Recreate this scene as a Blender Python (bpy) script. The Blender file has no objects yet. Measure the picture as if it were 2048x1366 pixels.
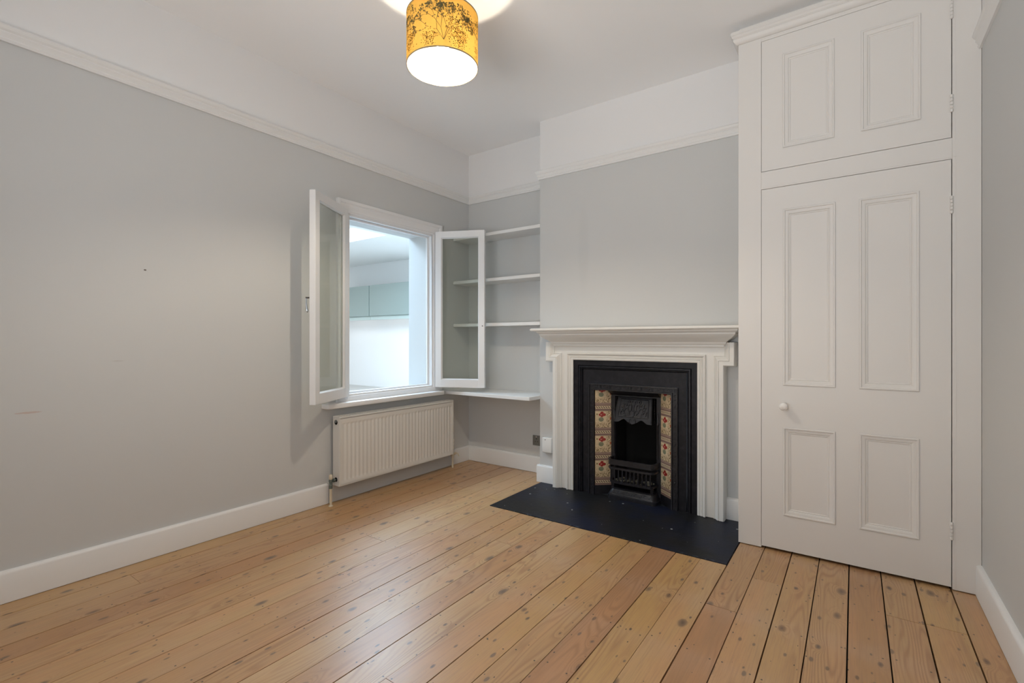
import bpy, bmesh, math, random
from math import sin, cos, pi, radians, atan2, sqrt, tan
from mathutils import Vector, Matrix
random.seed(7)
D = bpy.data; S = bpy.context.scene; COL = S.collection

# ------------------------------------------------------------------ camera, world, lights, exposure
cam = D.cameras.new('camera'); cam_o = D.objects.new('camera', cam); COL.objects.link(cam_o)
cam.sensor_width = 36; cam.lens = 16.929; cam.shift_y = -1.5/2048; cam.clip_start = 0.02
cam_o.location = (0, 0, 1.12); cam_o.rotation_euler = (radians(90), 0, radians(35.3835))
S.camera = cam_o
S.view_settings.view_transform = 'Standard'; S.view_settings.look = 'None'
S.view_settings.gamma = 1; S.view_settings.use_curve_mapping = False
S.view_settings.exposure = 0.22
try:
    S.cycles.use_denoising = True; S.cycles.denoiser = 'OPENIMAGEDENOISE'
    S.cycles.max_bounces = 9; S.cycles.diffuse_bounces = 6; S.cycles.glossy_bounces = 4
    S.cycles.transmission_bounces = 8; S.cycles.transparent_max_bounces = 10
    S.cycles.caustics_reflective = False; S.cycles.caustics_refractive = False
    S.cycles.sample_clamp_indirect = 6
except Exception: pass
W = D.worlds.new('world'); S.world = W; W.use_nodes = True
W.node_tree.nodes['Background'].inputs[0].default_value = (0.75, 0.86, 1.0, 1)
W.node_tree.nodes['Background'].inputs[1].default_value = 1.0

def area(name, loc, rot, sx, sy, power, color):
    l = D.lights.new(name, 'AREA'); l.shape = 'RECTANGLE'; l.size = sx; l.size_y = sy
    l.energy = power; l.color = color
    o = D.objects.new(name, l); COL.objects.link(o); o.location = loc; o.rotation_euler = rot
    return o
# daylight over the two kitchen rooflights
area('daylight_far_rooflight', (-7.2, 3.50, 2.80), (0, 0, 0), 3.8, 1.7, 62, (1.0, 0.97, 0.94))
area('daylight_near_rooflight', (-4.35, 3.40, 2.80), (0, 0, 0), 1.3, 3.6, 245, (0.55, 0.78, 1.0))
# fill light added outside an added, unseen window behind the camera
area('added_window_fill', (-0.80, -0.97, 1.60), (radians(90), 0, radians(0)), 1.7, 1.7, 9, (1.0, 0.96, 0.92))
# upward fill added outside that window to brighten the ceiling
area('added_ceiling_fill', (-0.90, -1.75, 0.30), (radians(128), 0, 0), 3.0, 1.9, 165, (1.0, 0.97, 0.94))
BULB = 34.0

# ------------------------------------------------------------------ node helpers
def srgb(r, g, b):
    f = lambda c: (c/255)/12.92 if c/255 <= 0.04045 else ((c/255+0.055)/1.055)**2.4
    return (f(r), f(g), f(b), 1)

class N:
    def __init__(s, name):
        s.m = D.materials.new(name); s.m.use_nodes = True; s.t = s.m.node_tree
        s.b = s.t.nodes['Principled BSDF']; s.out = s.t.nodes['Material Output']
    def n(s, typ, **kw):
        o = s.t.nodes.new(typ)
        for k, v in kw.items(): setattr(o, k, v)
        return o
    def put(s, sock, v):
        if isinstance(v, bpy.types.NodeSocket): s.t.links.new(v, sock)
        elif v is not None:
            if hasattr(sock, 'default_value'):
                try: sock.default_value = v
                except Exception: sock.default_value = tuple(v)[:len(sock.default_value)]
    def math(s, op, a, b=None, c=None, clamp=False):
        o = s.n('ShaderNodeMath', operation=op); o.use_clamp = clamp
        for i, v in enumerate((a, b, c)):
            if v is not None: s.put(o.inputs[i], v)
        return o.outputs[0]
    def mix(s, f, a, b, mode='MIX'):
        o = s.n('ShaderNodeMix', data_type='RGBA', blend_type=mode); o.clamp_factor = True
        s.put(o.inputs[0], f); s.put(o.inputs[6], a); s.put(o.inputs[7], b)
        return o.outputs[2]
    def coord(s, k='Object'): return s.n('ShaderNodeTexCoord').outputs[k]
    def sep(s, v):
        o = s.n('ShaderNodeSeparateXYZ'); s.put(o.inputs[0], v); return o.outputs
    def comb(s, x=0, y=0, z=0):
        o = s.n('ShaderNodeCombineXYZ')
        for i, v in enumerate((x, y, z)): s.put(o.inputs[i], v)
        return o.outputs[0]
    def noise(s, vec, scale, detail=3, rough=0.5, dist=0.0):
        o = s.n('ShaderNodeTexNoise'); s.put(o.inputs['Vector'], vec); s.put(o.inputs['Scale'], scale)
        s.put(o.inputs['Detail'], detail); s.put(o.inputs['Roughness'], rough); s.put(o.inputs['Distortion'], dist)
        return o.outputs[0]
    def ss(s, v, a, b):
        o = s.n('ShaderNodeMapRange', interpolation_type='SMOOTHSTEP'); s.put(o.inputs[0], v)
        s.put(o.inputs[1], a); s.put(o.inputs[2], b); s.put(o.inputs[3], 0.0); s.put(o.inputs[4], 1.0)
        return o.outputs[0]
    def bump(s, h, strength=0.2, dist=0.002):
        o = s.n('ShaderNodeBump'); s.put(o.inputs['Height'], h); s.put(o.inputs['Strength'], strength)
        s.put(o.inputs['Distance'], dist); s.t.links.new(o.outputs[0], s.b.inputs['Normal'])
    def base(s, c=None, rough=None, metal=None, spec=None):
        if c is not None: s.put(s.b.inputs['Base Color'], c)
        if rough is not None: s.put(s.b.inputs['Roughness'], rough)
        if metal is not None: s.put(s.b.inputs['Metallic'], metal)
        if spec is not None: s.put(s.b.inputs['Specular IOR Level'], spec)
        return s

def paint(name, c, rough=0.6, bump=0.05, scale=180, mottled=0.03, spec=0.3):
    k = N(name); co = k.coord('Object')
    v = k.noise(co, 3.0, 3)
    col = k.mix(k.math('MULTIPLY', v, mottled*2), c, tuple(x*0.8 for x in c[:3])+(1,))
    k.base(col, rough, 0, spec)
    if bump: k.bump(k.noise(co, scale, 2), bump, 0.001)
    return k.m

M = {}
M['wall_grey'] = paint('grey wall emulsion', (0.590, 0.600, 0.592, 1), 0.75, 0.08, 220, 0.03)
k = N('grey wall emulsion with old marks'); co = k.coord('Object'); x, y, z = k.sep(co)
c = k.mix(k.math('MULTIPLY', k.noise(co, 3.0, 3), 0.06), (0.578, 0.588, 0.584, 1), (0.465, 0.472, 0.468, 1))
def mark(u, v, cu, cv, ru, rv, lo, hi, w=0.9, sc=40):
    a = k.math('DIVIDE', k.math('SUBTRACT', u, cu), ru); b_ = k.math('DIVIDE', k.math('SUBTRACT', v, cv), rv)
    d = k.math('ADD', k.math('ADD', k.math('MULTIPLY', a, a), k.math('MULTIPLY', b_, b_)), k.math('MULTIPLY', k.math('SUBTRACT', k.noise(co, sc, 3), 0.5), w))
    return k.math('SUBTRACT', 1.0, k.ss(d, lo, hi))
onleft = k.math('LESS_THAN', x, -2.9)
c = k.mix(k.math('MULTIPLY', k.math('MULTIPLY', mark(x, z, -1.654, 1.80, 0.045, 0.30, 0.0, 1.8, 0.8, 9), k.math('GREATER_THAN', x, -2.0)), 0.07), c, (0.30, 0.30, 0.30, 1))
c = k.mix(k.math('MULTIPLY', mark(y, z, 0.924, 1.483, 0.006, 0.004, 0.8, 1.2, 0.1), onleft), c, (0.15, 0.13, 0.12, 1))
c = k.mix(k.math('MULTIPLY', k.math('MULTIPLY', mark(y, z, 0.497, 0.803, 0.045, 0.005, 0.3, 1.2, 1.6, 60), onleft), 0.35), c, (0.45, 0.20, 0.12, 1))
c = k.mix(k.math('MULTIPLY', k.math('MULTIPLY', mark(y, z, 0.811, 1.020, 0.030, 0.004, 0.2, 1.2, 1.4, 60), onleft), 0.22), c, (0.35, 0.30, 0.28, 1))
k.base(c, 0.75, 0, 0.3); k.bump(k.noise(co, 220, 2), 0.08, 0.001); M['wall_grey'] = k.m
M['wall_white'] = paint('white wall emulsion', (0.78, 0.78, 0.78, 1), 0.75, 0.08, 220, 0.02)
M['ceiling'] = paint('white ceiling paint', (0.90, 0.90, 0.90, 1), 0.8, 0.05, 200, 0.02)
M['wood_white'] = paint('white satinwood', (0.77, 0.77, 0.76, 1), 0.42, 0.06, 60, 0.02, 0.45)
M['cup_white'] = paint('cupboard eggshell', (0.71, 0.695, 0.67, 1), 0.45, 0.07, 50, 0.02, 0.4)
M['surround'] = paint('cream surround paint', (0.76, 0.755, 0.725, 1), 0.42, 0.05, 60, 0.02, 0.45)
M['window_white'] = paint('window gloss', (0.78, 0.785, 0.79, 1), 0.35, 0.03, 60, 0.02, 0.5)
M['kitchen'] = paint('kitchen wall paint', (0.80, 0.80, 0.79, 1), 0.7, 0.03, 200, 0.01)
M['rad'] = paint('radiator enamel', (0.69, 0.67, 0.63, 1), 0.35, 0.0, 60, 0.01, 0.5)
M['kunit'] = paint('sage cabinet lacquer', (0.28, 0.34, 0.32, 1), 0.35, 0.0, 60, 0.01, 0.5)
M['kfascia'] = paint('pale sage trim', (0.46, 0.54, 0.51, 1), 0.4, 0.0, 60, 0.01, 0.5)
M['kfloor'] = paint('grey kitchen floor', (0.42, 0.40, 0.37, 1), 0.4, 0.0, 60, 0.05, 0.5)
M['plastic'] = paint('white plastic', (0.80, 0.80, 0.78, 1), 0.35, 0.0, 60, 0.0, 0.5)
M['porcelain'] = paint('white porcelain', (0.82, 0.81, 0.79, 1), 0.12, 0.0, 60, 0.0, 0.6)
M['dark'] = paint('dark void', (0.010, 0.009, 0.008, 1), 0.9, 0.0)
M['pipe'] = paint('painted pipe', (0.66, 0.58, 0.44, 1), 0.4, 0.1, 90, 0.1)
k = N('tarnished brass'); k.base((0.16, 0.19, 0.17, 1), 0.45, 0.7); M['valve'] = k.m
k = N('chrome'); k.base((0.62, 0.66, 0.70, 1), 0.18, 1.0); M['chrome'] = k.m
k = N('dark metal'); k.base((0.12, 0.11, 0.10, 1), 0.4, 0.8); M['dmetal'] = k.m
k = N('brushed steel'); k.base((0.26, 0.28, 0.28, 1), 0.38, 0.85); M['steel'] = k.m
def iron(name, c, r, bs=0.35, sp=0.55):
    k = N(name); co = k.coord('Object'); v = k.noise(co, 26, 4, 0.65)
    k.base(k.mix(k.ss(v, 0.35, 0.8), c, tuple(x*1.9+0.004 for x in c[:3])+(1,)), r, 0.0, sp)
    k.bump(k.noise(co, 320, 3), bs, 0.0012); return k.m
M['iron'] = iron('blackleaded cast iron', (0.009, 0.009, 0.012, 1), 0.33)
M['iron2'] = iron('satin black frame', (0.008, 0.008, 0.011, 1), 0.45, 0.15, 0.28)
M['soot'] = paint('sooty firebrick', (0.006, 0.006, 0.006, 1), 0.95, 0.3, 40)
M['coal'] = paint('grey ash', (0.16, 0.145, 0.11, 1), 0.9, 0.4, 60, 0.3)

# glass: real transparent pane with fresnel reflection
k = N('pane glass')
gl = k.n('ShaderNodeBsdfGlossy'); gl.inputs['Roughness'].default_value = 0.01
tr = k.n('ShaderNodeBsdfTransparent'); tr.inputs[0].default_value = (0.93, 0.95, 0.93, 1)
fr = k.n('ShaderNodeFresnel'); fr.inputs[0].default_value = 1.5
mx = k.n('ShaderNodeMixShader'); k.put(mx.inputs[0], k.math('MULTIPLY', fr.outputs[0], k.math('SUBTRACT', 1.0, k.n('ShaderNodeNewGeometry').outputs['Backfacing']))); k.put(mx.inputs[1], tr.outputs[0]); k.put(mx.inputs[2], gl.outputs[0])
k.t.links.new(mx.outputs[0], k.out.inputs[0]); M['glass'] = k.m

# hearth: black paint with dust specks and chipped blue edge
k = N('black painted hearth'); co = k.coord('Object'); xyz = k.sep(co)
v = k.n('ShaderNodeTexVoronoi'); v.inputs['Scale'].default_value = 22; k.put(v.inputs['Vector'], co)
thr = k.math('MULTIPLY', k.math('POWER', k.sep(v.outputs['Color'])[0], 5.0), 0.20)
speck = k.math('LESS_THAN', v.outputs['Distance'], k.math('SUBTRACT', thr, 0.012))
c = k.mix(k.ss(k.noise(co, 2.4, 4), 0.42, 0.62), (0.011, 0.011, 0.012, 1), (0.008, 0.011, 0.026, 1))
scuff = k.ss(k.noise(k.comb(k.math('MULTIPLY', xyz[0], 3.0), k.math('MULTIPLY', xyz[1], 14.0), 0), 4, 5, 0.7), 0.60, 0.85)
c = k.mix(k.math('MULTIPLY', scuff, 0.5), c, (0.055, 0.065, 0.085, 1))
edge = k.math('SUBTRACT', 1.0, k.ss(k.math('ADD', xyz[1], k.math('MULTIPLY', k.noise(co, 40, 3), -0.012)), -0.010, 0.016))
edge = k.math('MULTIPLY', edge, k.ss(k.noise(co, 28, 5, 0.75), 0.52, 0.66))
c = k.mix(k.math('MULTIPLY', edge, 0.75), c, (0.10, 0.13, 0.17, 1))
c = k.mix(speck, c, (0.35, 0.36, 0.36, 1))
k.base(c, 0.46, 0, 0.25); k.bump(k.noise(co, 30, 5, 0.65), 0.35, 0.003); M['hearth'] = k.m

# pine floorboards: ring contours, knots, nail holes
k = N('stripped pine board'); co = k.coord('Object'); x, y, z = k.sep(co)
rnd = k.n('ShaderNodeObjectInfo').outputs['Random']
r10 = k.math('MULTIPLY', rnd, 61.0); r7 = k.math('FRACT', k.math('MULTIPLY', rnd, 17.31)); r3 = k.math('FRACT', k.math('MULTIPLY', rnd, 91.7))
vk = k.comb(k.math('ADD', k.math('MULTIPLY', x, 9.0), r10), k.math('MULTIPLY', y, 4.6), r10)
vo = k.n('ShaderNodeTexVoronoi', voronoi_dimensions='2D'); vo.inputs['Scale'].default_value = 1.0; k.put(vo.inputs['Vector'], vk)
cr, cg, cb = k.sep(vo.outputs['Color'])
has = k.ss(cr, 0.30, 0.32)
size = k.math('ADD', 0.035, k.math('MULTIPLY', k.math('POWER', cg, 2.2), 0.14))
wob = k.math('MULTIPLY', k.math('SUBTRACT', k.noise(k.comb(k.math('MULTIPLY', x, 60), k.math('MULTIPLY', y, 26), r10), 1.0, 3), 0.5), 0.09)
dist = k.math('ADD', vo.outputs['Distance'], wob)
rel = k.math('DIVIDE', dist, size)
knot = k.math('MULTIPLY', k.math('SUBTRACT', 1.0, k.ss(rel, 0.55, 1.15)), has)
core = k.math('MULTIPLY', k.math('SUBTRACT', 1.0, k.ss(rel, 0.1, 0.6)), has)
swirl = k.math('MULTIPLY', k.math('EXPONENT', k.math('MULTIPLY', k.math('MULTIPLY', rel, rel), -0.35)), has)
gv = k.comb(k.math('ADD', k.math('MULTIPLY', x, 7.5), r10), k.math('MULTIPLY', y, k.math('ADD', 0.45, k.math('MULTIPLY', r7, 0.5))), r10)
h = k.math('ADD', k.noise(gv, 1.0, 1.5, 0.45), k.math('MULTIPLY', swirl, 0.16))
ring = k.math('SINE', k.math('MULTIPLY', h, 165.0))
ring = k.math('MULTIPLY', k.math('ADD', ring, 1.0), 0.5)
ring = k.math('POWER', ring, 2.2)
fine = k.noise(k.comb(k.math('MULTIPLY', x, 260), k.math('MULTIPLY', y, 7), r10), 1.0, 3, 0.6)
cA = k.mix(r7, (0.51, 0.305, 0.100, 1), (0.36, 0.18, 0.085, 1))
cB = k.mix(r3, cA, (0.50, 0.315, 0.145, 1))
patch = k.ss(k.noise(k.comb(k.math('ADD', k.math('MULTIPLY', x, 12), r10), k.math('MULTIPLY', y, 1.3), r10), 1.0, 2), 0.40, 0.68)
c0 = k.mix(k.math('MULTIPLY', patch, 0.40), cB, (0.54, 0.27, 0.12, 1))
bl = k.ss(k.noise(co, 2.2, 3), 0.45, 0.75)
c0 = k.mix(k.math('MULTIPLY', bl, 0.35), c0, (0.52, 0.37, 0.27, 1))
c1 = k.mix(k.math('MULTIPLY', k.math('MULTIPLY', ring, k.ss(k.noise(k.comb(k.math('ADD', k.math('MULTIPLY', x, 5), r10), k.math('MULTIPLY', y, 1.1), 3), 1.0, 2), 0.35, 0.65)), 0.60), c0, (0.29, 0.135, 0.055, 1))
c1 = k.mix(k.math('MULTIPLY', k.ss(fine, 0.40, 0.75), 0.34), c1, (0.26, 0.15, 0.09, 1))
c1 = k.mix(k.math('MULTIPLY', knot, 0.72), c1, k.mix(cb, (0.10, 0.075, 0.06, 1), (0.17, 0.085, 0.04, 1)))
c1 = k.mix(k.math('MULTIPLY', core, 0.5), c1, (0.045, 0.03, 0.024, 1))
vq = k.n('ShaderNodeTexVoronoi', voronoi_dimensions='2D'); vq.inputs['Scale'].default_value = 1.0
k.put(vq.inputs['Vector'], k.comb(k.math('ADD', k.math('MULTIPLY', x, 21), r10), k.math('MULTIPLY', y, 9.5), 0))
qc = k.sep(vq.outputs['Color']); wq = k.math('ADD', vq.outputs['Distance'], k.math('MULTIPLY', wob, 1.2))
kq = k.math('MULTIPLY', k.math('SUBTRACT', 1.0, k.ss(wq, k.math('MULTIPLY', qc[1], 0.10), k.math('ADD', 0.04, k.math('MULTIPLY', qc[1], 0.17)))), k.math('GREATER_THAN', qc[0], 0.80))
c1 = k.mix(k.math('MULTIPLY', kq, 0.72), c1, k.mix(qc[2], (0.10, 0.06, 0.035, 1), (0.11, 0.085, 0.07, 1)))
# nail holes over the joists, two to a board
yj = k.math('FRACT', k.math('DIVIDE', k.math('ADD', y, k.math('MULTIPLY', k.math('SUBTRACT', rnd, 0.5), 0.03)), 0.36))
yj = k.math('MULTIPLY', k.math('SUBTRACT', yj, k.math('ADD', 0.9444, 0.0)), 0.36)
xn = k.math('SUBTRACT', k.math('ABSOLUTE', x), k.math('ADD', 0.040, k.math('MULTIPLY', r3, 0.008)))
yn = k.math('ADD', yj, k.math('MULTIPLY', k.math('SIGN', x), 0.006))
nd = k.math('SQRT', k.math('ADD', k.math('MULTIPLY', xn, xn), k.math('MULTIPLY', yn, yn)))
nail = k.math('LESS_THAN', nd, 0.0033)
# scattered tiny pits
vp = k.n('ShaderNodeTexVoronoi', voronoi_dimensions='2D'); vp.inputs['Scale'].default_value = 1.0
k.put(vp.inputs['Vector'], k.comb(k.math('ADD', k.math('MULTIPLY', x, 30), r10), k.math('MULTIPLY', y, 14), 0))
pc = k.sep(vp.outputs['Color'])
pit = k.math('MULTIPLY', k.math('LESS_THAN', vp.outputs['Distance'], k.math('MULTIPLY', pc[1], 0.07)), k.math('GREATER_THAN', pc[0], 0.88))
dark = k.math('MAXIMUM', nail, pit)
c1 = k.mix(k.math('MULTIPLY', dark, 0.9), c1, (0.018, 0.014, 0.012, 1))
rg = k.math('ADD', 0.36, k.math('MULTIPLY', k.noise(co, 9, 3), 0.16))
k.base(c1, rg, 0, 0.5); k.put(k.b.inputs['Coat Weight'], 0.55); k.put(k.b.inputs['Coat Roughness'], 0.30)
hh = k.math('SUBTRACT', k.math('MULTIPLY', fine, 0.4), k.math('ADD', k.math('MULTIPLY', ring, 0.35), k.math('MULTIPLY', dark, 2.0)))
k.bump(hh, 0.22, 0.0012); M['board'] = k.m

# majolica tile print in local x (0..w) and z (0..h)
TW, TH = 0.123, 0.180
k = N('floral majolica tile'); co = k.coord('Object'); x, y, z = k.sep(co)
u = k.math('DIVIDE', x, TW); v = k.math('DIVIDE', z, TH)
nz = k.noise(k.comb(k.math('MULTIPLY', x, 170), k.math('MULTIPLY', z, 170), 0), 1.0, 3, 0.6)
n2 = k.noise(k.comb(k.math('MULTIPLY', x, 110), k.math('MULTIPLY', z, 110), 5), 1.0, 2, 0.6, 1.0)
def ell(cx, cz, rx, rz, soft=0.25, w=0.5):
    a = k.math('DIVIDE', k.math('SUBTRACT', u, cx), rx); b = k.math('DIVIDE', k.math('SUBTRACT', v, cz), rz)
    d = k.math('ADD', k.math('MULTIPLY', a, a), k.math('MULTIPLY', b, b))
    d = k.math('ADD', d, k.math('MULTIPLY', k.math('SUBTRACT', n2, 0.5), w))
    return k.math('SUBTRACT', 1.0, k.ss(d, 1.0-soft, 1.0+soft))
c = k.mix(k.ss(nz, 0.45, 0.7), (0.66, 0.52, 0.34, 1), (0.50, 0.36, 0.20, 1))
vine = k.math('MULTIPLY', k.ss(n2, 0.50, 0.54), k.math('MAXIMUM', k.math('SUBTRACT', 1.0, k.ss(v, 0.44, 0.60)), k.ss(u, 0.62, 0.82)))
c = k.mix(k.math('MULTIPLY', vine, 0.85), c, (0.12, 0.075, 0.03, 1))
v2 = k.math('MULTIPLY', k.ss(nz, 0.60, 0.64), k.math('SUBTRACT', 1.0, k.ss(v, 0.80, 0.95)))
c = k.mix(k.math('MULTIPLY', v2, 0.6), c, (0.22, 0.20, 0.05, 1))
c = k.mix(ell(0.37, 0.66, 0.16, 0.09), c, k.mix(k.ss(nz, 0.4, 0.6), (0.13, 0.15, 0.10, 1), (0.28, 0.27, 0.17, 1)))
for (a, b, rx, rz) in ((0.32, 0.85, 0.10, 0.055), (0.42, 0.93, 0.10, 0.05), (0.54, 0.85, 0.12, 0.06), (0.42, 0.79, 0.08, 0.04)):
    c = k.mix(ell(a, b, rx, rz), c, (0.30, 0.035, 0.03, 1))
c = k.mix(ell(0.36, 0.85, 0.025, 0.02), c, (0.75, 0.45, 0.35, 1))
c = k.mix(ell(0.12, 0.87, 0.035, 0.035), c, (0.14, 0.11, 0.03, 1))
c = k.mix(ell(0.95, 0.70, 0.06, 0.05), c, (0.36, 0.12, 0.06, 1))
mauve = (0.29, 0.20, 0.16, 1)
inb = k.math('LESS_THAN', v, 0.335); c = k.mix(inb, c, mauve)
stripe = k.math('LESS_THAN', k.math('ABSOLUTE', k.math('SUBTRACT', v, 0.235)), 0.012); c = k.mix(stripe, c, (0.16, 0.10, 0.08, 1))
ck = k.math('LESS_THAN', k.math('ABSOLUTE', k.math('SUBTRACT', v, 0.15)), 0.055); c = k.mix(ck, c, (0.60, 0.48, 0.31, 1))
su = k.math('SINE', k.math('ADD', k.math('MULTIPLY', u, 2*pi*7), k.math('MULTIPLY', v, 60.0)))
c = k.mix(k.math('MULTIPLY', k.math('MULTIPLY', ck, k.math('GREATER_THAN', su, 0.15)), k.math('LESS_THAN', k.math('ABSOLUTE', k.math('SUBTRACT', v, 0.15)), 0.04)), c, (0.09, 0.06, 0.05, 1))
s2 = k.math('LESS_THAN', k.math('ABSOLUTE', k.math('SUBTRACT', v, 0.055)), 0.012); c = k.mix(s2, c, (0.15, 0.09, 0.08, 1))
k.base(c, 0.16, 0, 0.5); M['tile'] = k.m

# lamp shade fabric
def fabric(name, cd, ct, f):
    k = N(name); co = k.coord('Object')
    a = k.n('ShaderNodeBsdfDiffuse'); b = k.n('ShaderNodeBsdfTranslucent')
    w = k.noise(k.comb(k.math('MULTIPLY', k.sep(co)[0], 1.0), k.sep(co)[1], k.math('MULTIPLY', k.sep(co)[2], 12)), 60, 2)
    dk = tuple(q*0.86 for q in cd[:3])+(1,); dt = tuple(q*0.86 for q in ct[:3])+(1,)
    k.put(a.inputs[0], k.mix(w, cd, dk)); k.put(b.inputs[0], k.mix(w, ct, dt))
    m = k.n('ShaderNodeMixShader'); k.put(m.inputs[0], f); k.put(m.inputs[1], a.outputs[0]); k.put(m.inputs[2], b.outputs[0])
    k.t.links.new(m.outputs[0], k.out.inputs[0]); return k.m
M['shade_out'] = fabric('mustard shade fabric', (0.80, 0.50, 0.12, 1), (0.90, 0.60, 0.16, 1), 0.45)
M['shade_in'] = fabric('white shade lining', (0.86, 0.82, 0.72, 1), (0.9, 0.85, 0.72, 1), 0.42)
M['print_grey'] = fabric('grey green leaf print', (0.22, 0.20, 0.10, 1), (0.33, 0.30, 0.17, 1), 0.6)
M['print_dark'] = fabric('dark leaf print', (0.05, 0.03, 0.015, 1), (0.08, 0.045, 0.02, 1), 0.5)
k = N('shade rim tape'); k.base((0.25, 0.20, 0.12, 1), 0.7); M['rim'] = k.m
def emit(name, c, s):
    k = N(name); k.base((0.9, 0.9, 0.9, 1), 0.3); k.put(k.b.inputs['Emission Color'], c); k.put(k.b.inputs['Emission Strength'], s); return k.m
M['bulb'] = emit('lit bulb', (1.0, 0.86, 0.68, 1), BULB*31)
M['led'] = emit('led strip', (1.0, 0.95, 1.0, 1), 3.0)

# ------------------------------------------------------------------ mesh builder
class B:
    def __init__(s): s.v = []; s.f = []; s.mi = []; s.cur = 0
    def add(s, vs, fs):
        o = len(s.v); s.v += [tuple(p) for p in vs]
        for f in fs: s.f.append([o+i for i in f]); s.mi.append(s.cur)
    def box(s, x0, y0, z0, x1, y1, z1):
        x0, x1 = min(x0, x1), max(x0, x1); y0, y1 = min(y0, y1), max(y0, y1); z0, z1 = min(z0, z1), max(z0, z1)
        s.add([(x0,y0,z0),(x1,y0,z0),(x1,y1,z0),(x0,y1,z0),(x0,y0,z1),(x1,y0,z1),(x1,y1,z1),(x0,y1,z1)],
              [(0,3,2,1),(4,5,6,7),(0,1,5,4),(1,2,6,5),(2,3,7,6),(3,0,4,7)]); return s
    def prism(s, pts, mp, a, b):
        n = len(pts)
        s.add([mp(u, v, a) for u, v in pts]+[mp(u, v, b) for u, v in pts],
              [tuple(range(n))[::-1], tuple(range(n, 2*n))]+[(i, (i+1) % n, n+(i+1) % n, n+i) for i in range(n)]); return s
    def lathe(s, prof, c, ax='z', n=24, a0=0, a1=2*pi, cap=True):
        full = abs(a1-a0-2*pi) < 1e-6; m = n if full else n+1; vs = []
        for r, h in prof:
            for i in range(m):
                t = a0+(a1-a0)*i/n; p, q = r*cos(t), r*sin(t)
                if ax == 'z': vs.append((c[0]+p, c[1]+q, c[2]+h))
                elif ax == 'y': vs.append((c[0]+p, c[1]+h, c[2]+q))
                else: vs.append((c[0]+h, c[1]+p, c[2]+q))
        fs = []
        for j in range(len(prof)-1):
            for i in range(n):
                i2 = (i+1) % m if full else i+1
                fs.append((j*m+i, j*m+i2, (j+1)*m+i2, (j+1)*m+i))
        if cap and full:
            if prof[0][0] > 1e-5: fs.append(tuple(range(m))[::-1])
            if prof[-1][0] > 1e-5: fs.append(tuple((len(prof)-1)*m+i for i in range(m)))
        s.add(vs, fs); return s
    def tube(s, pts, r, n=8):
        pts = [Vector(p) for p in pts]; rs = r if isinstance(r, (list, tuple)) else [r]*len(pts)
        vs = []; up = None
        for i, p in enumerate(pts):
            d = (pts[min(i+1, len(pts)-1)]-pts[max(i-1, 0)]).normalized()
            if up is None:
                up = Vector((0, 0, 1)) if abs(d.z) < 0.9 else Vector((1, 0, 0))
            a = d.cross(up)
            if a.length < 1e-6: a = d.orthogonal()
            a.normalize(); b = d.cross(a).normalized(); up = -b if up.dot(b) < 0 else b
            for j in range(n):
                t = 2*pi*j/n; vs.append(p+(a*cos(t)+b*sin(t))*rs[i])
        m = len(pts)
        fs = [(i*n+j, i*n+(j+1) % n, (i+1)*n+(j+1) % n, (i+1)*n+j) for i in range(m-1) for j in range(n)]
        fs += [tuple(range(n))[::-1], tuple((m-1)*n+j for j in range(n))]
        s.add(vs, fs); return s
    def ball(s, c, rx, ry, rz, n=10, m=6):
        vs = []
        for j in range(m+1):
            f = pi*j/m
            for i in range(n):
                t = 2*pi*i/n; vs.append((c[0]+rx*sin(f)*cos(t), c[1]+ry*sin(f)*sin(t), c[2]+rz*cos(f)))
        s.add(vs, [(j*n+i, j*n+(i+1) % n, (j+1)*n+(i+1) % n, (j+1)*n+i) for j in range(m) for i in range(n)]); return s
    def mould(s, path, prof, mp, closed=False, cap=True):
        """sweep profile (offset to the left of travel, height) along 2D path with mitred corners; mp(u, v, h) -> 3D"""
        n = len(path); P = [Vector(p) for p in path]; vs = []
        for i in range(n):
            a = P[i-1] if (i > 0 or closed) else None; b = P[(i+1) % n] if (i < n-1 or closed) else None
            d1 = (P[i]-a).normalized() if a is not None else (b-P[i]).normalized()
            d2 = (b-P[i]).normalized() if b is not None else d1
            n1 = Vector((-d1.y, d1.x)); n2 = Vector((-d2.y, d2.x)); m = n1+n2
            m = m/max(m.length_squared, 1e-6)*2
            for (o, h) in prof:
                q = P[i]+m*o; vs.append(mp(q.x, q.y, h))
        k_ = len(prof); fs = []
        for i in range(n if closed else n-1):
            for j in range(k_-1):
                i2 = (i+1) % n; fs.append((i*k_+j, i2*k_+j, i2*k_+j+1, i*k_+j+1))
        if cap and not closed:
            fs += [tuple(range(k_)), tuple((n-1)*k_+j for j in range(k_))[::-1]]
        s.add(vs, fs); return s
    def xf(s, mat):
        s.v = [tuple(mat @ Vector(p)) for p in s.v]; return s
    def build(s, name, mats, parent=None, smooth=None, bevel=0, loc=None, recalc=True):
        me = D.meshes.new(name)
        if loc is not None: s.v = [(p[0]-loc[0], p[1]-loc[1], p[2]-loc[2]) for p in s.v]
        me.from_pydata(s.v, [], s.f)
        for m in (mats if isinstance(mats, (list, tuple)) else [mats]): me.materials.append(M[m] if isinstance(m, str) else m)
        for p, i in zip(me.polygons, s.mi): p.material_index = i
        if recalc or bevel:
            bm = bmesh.new(); bm.from_mesh(me)
            if bevel:
                bmesh.ops.remove_doubles(bm, verts=bm.verts, dist=1e-5)
                bmesh.ops.recalc_face_normals(bm, faces=bm.faces)
                es = [e for e in bm.edges if len(e.link_faces) == 2 and e.calc_face_angle(0) > 0.6]
                bmesh.ops.bevel(bm, geom=es, offset=bevel, segments=2, profile=0.5, affect='EDGES', clamp_overlap=True)
            else: bmesh.ops.recalc_face_normals(bm, faces=bm.faces)
            bm.to_mesh(me); bm.free()
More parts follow.
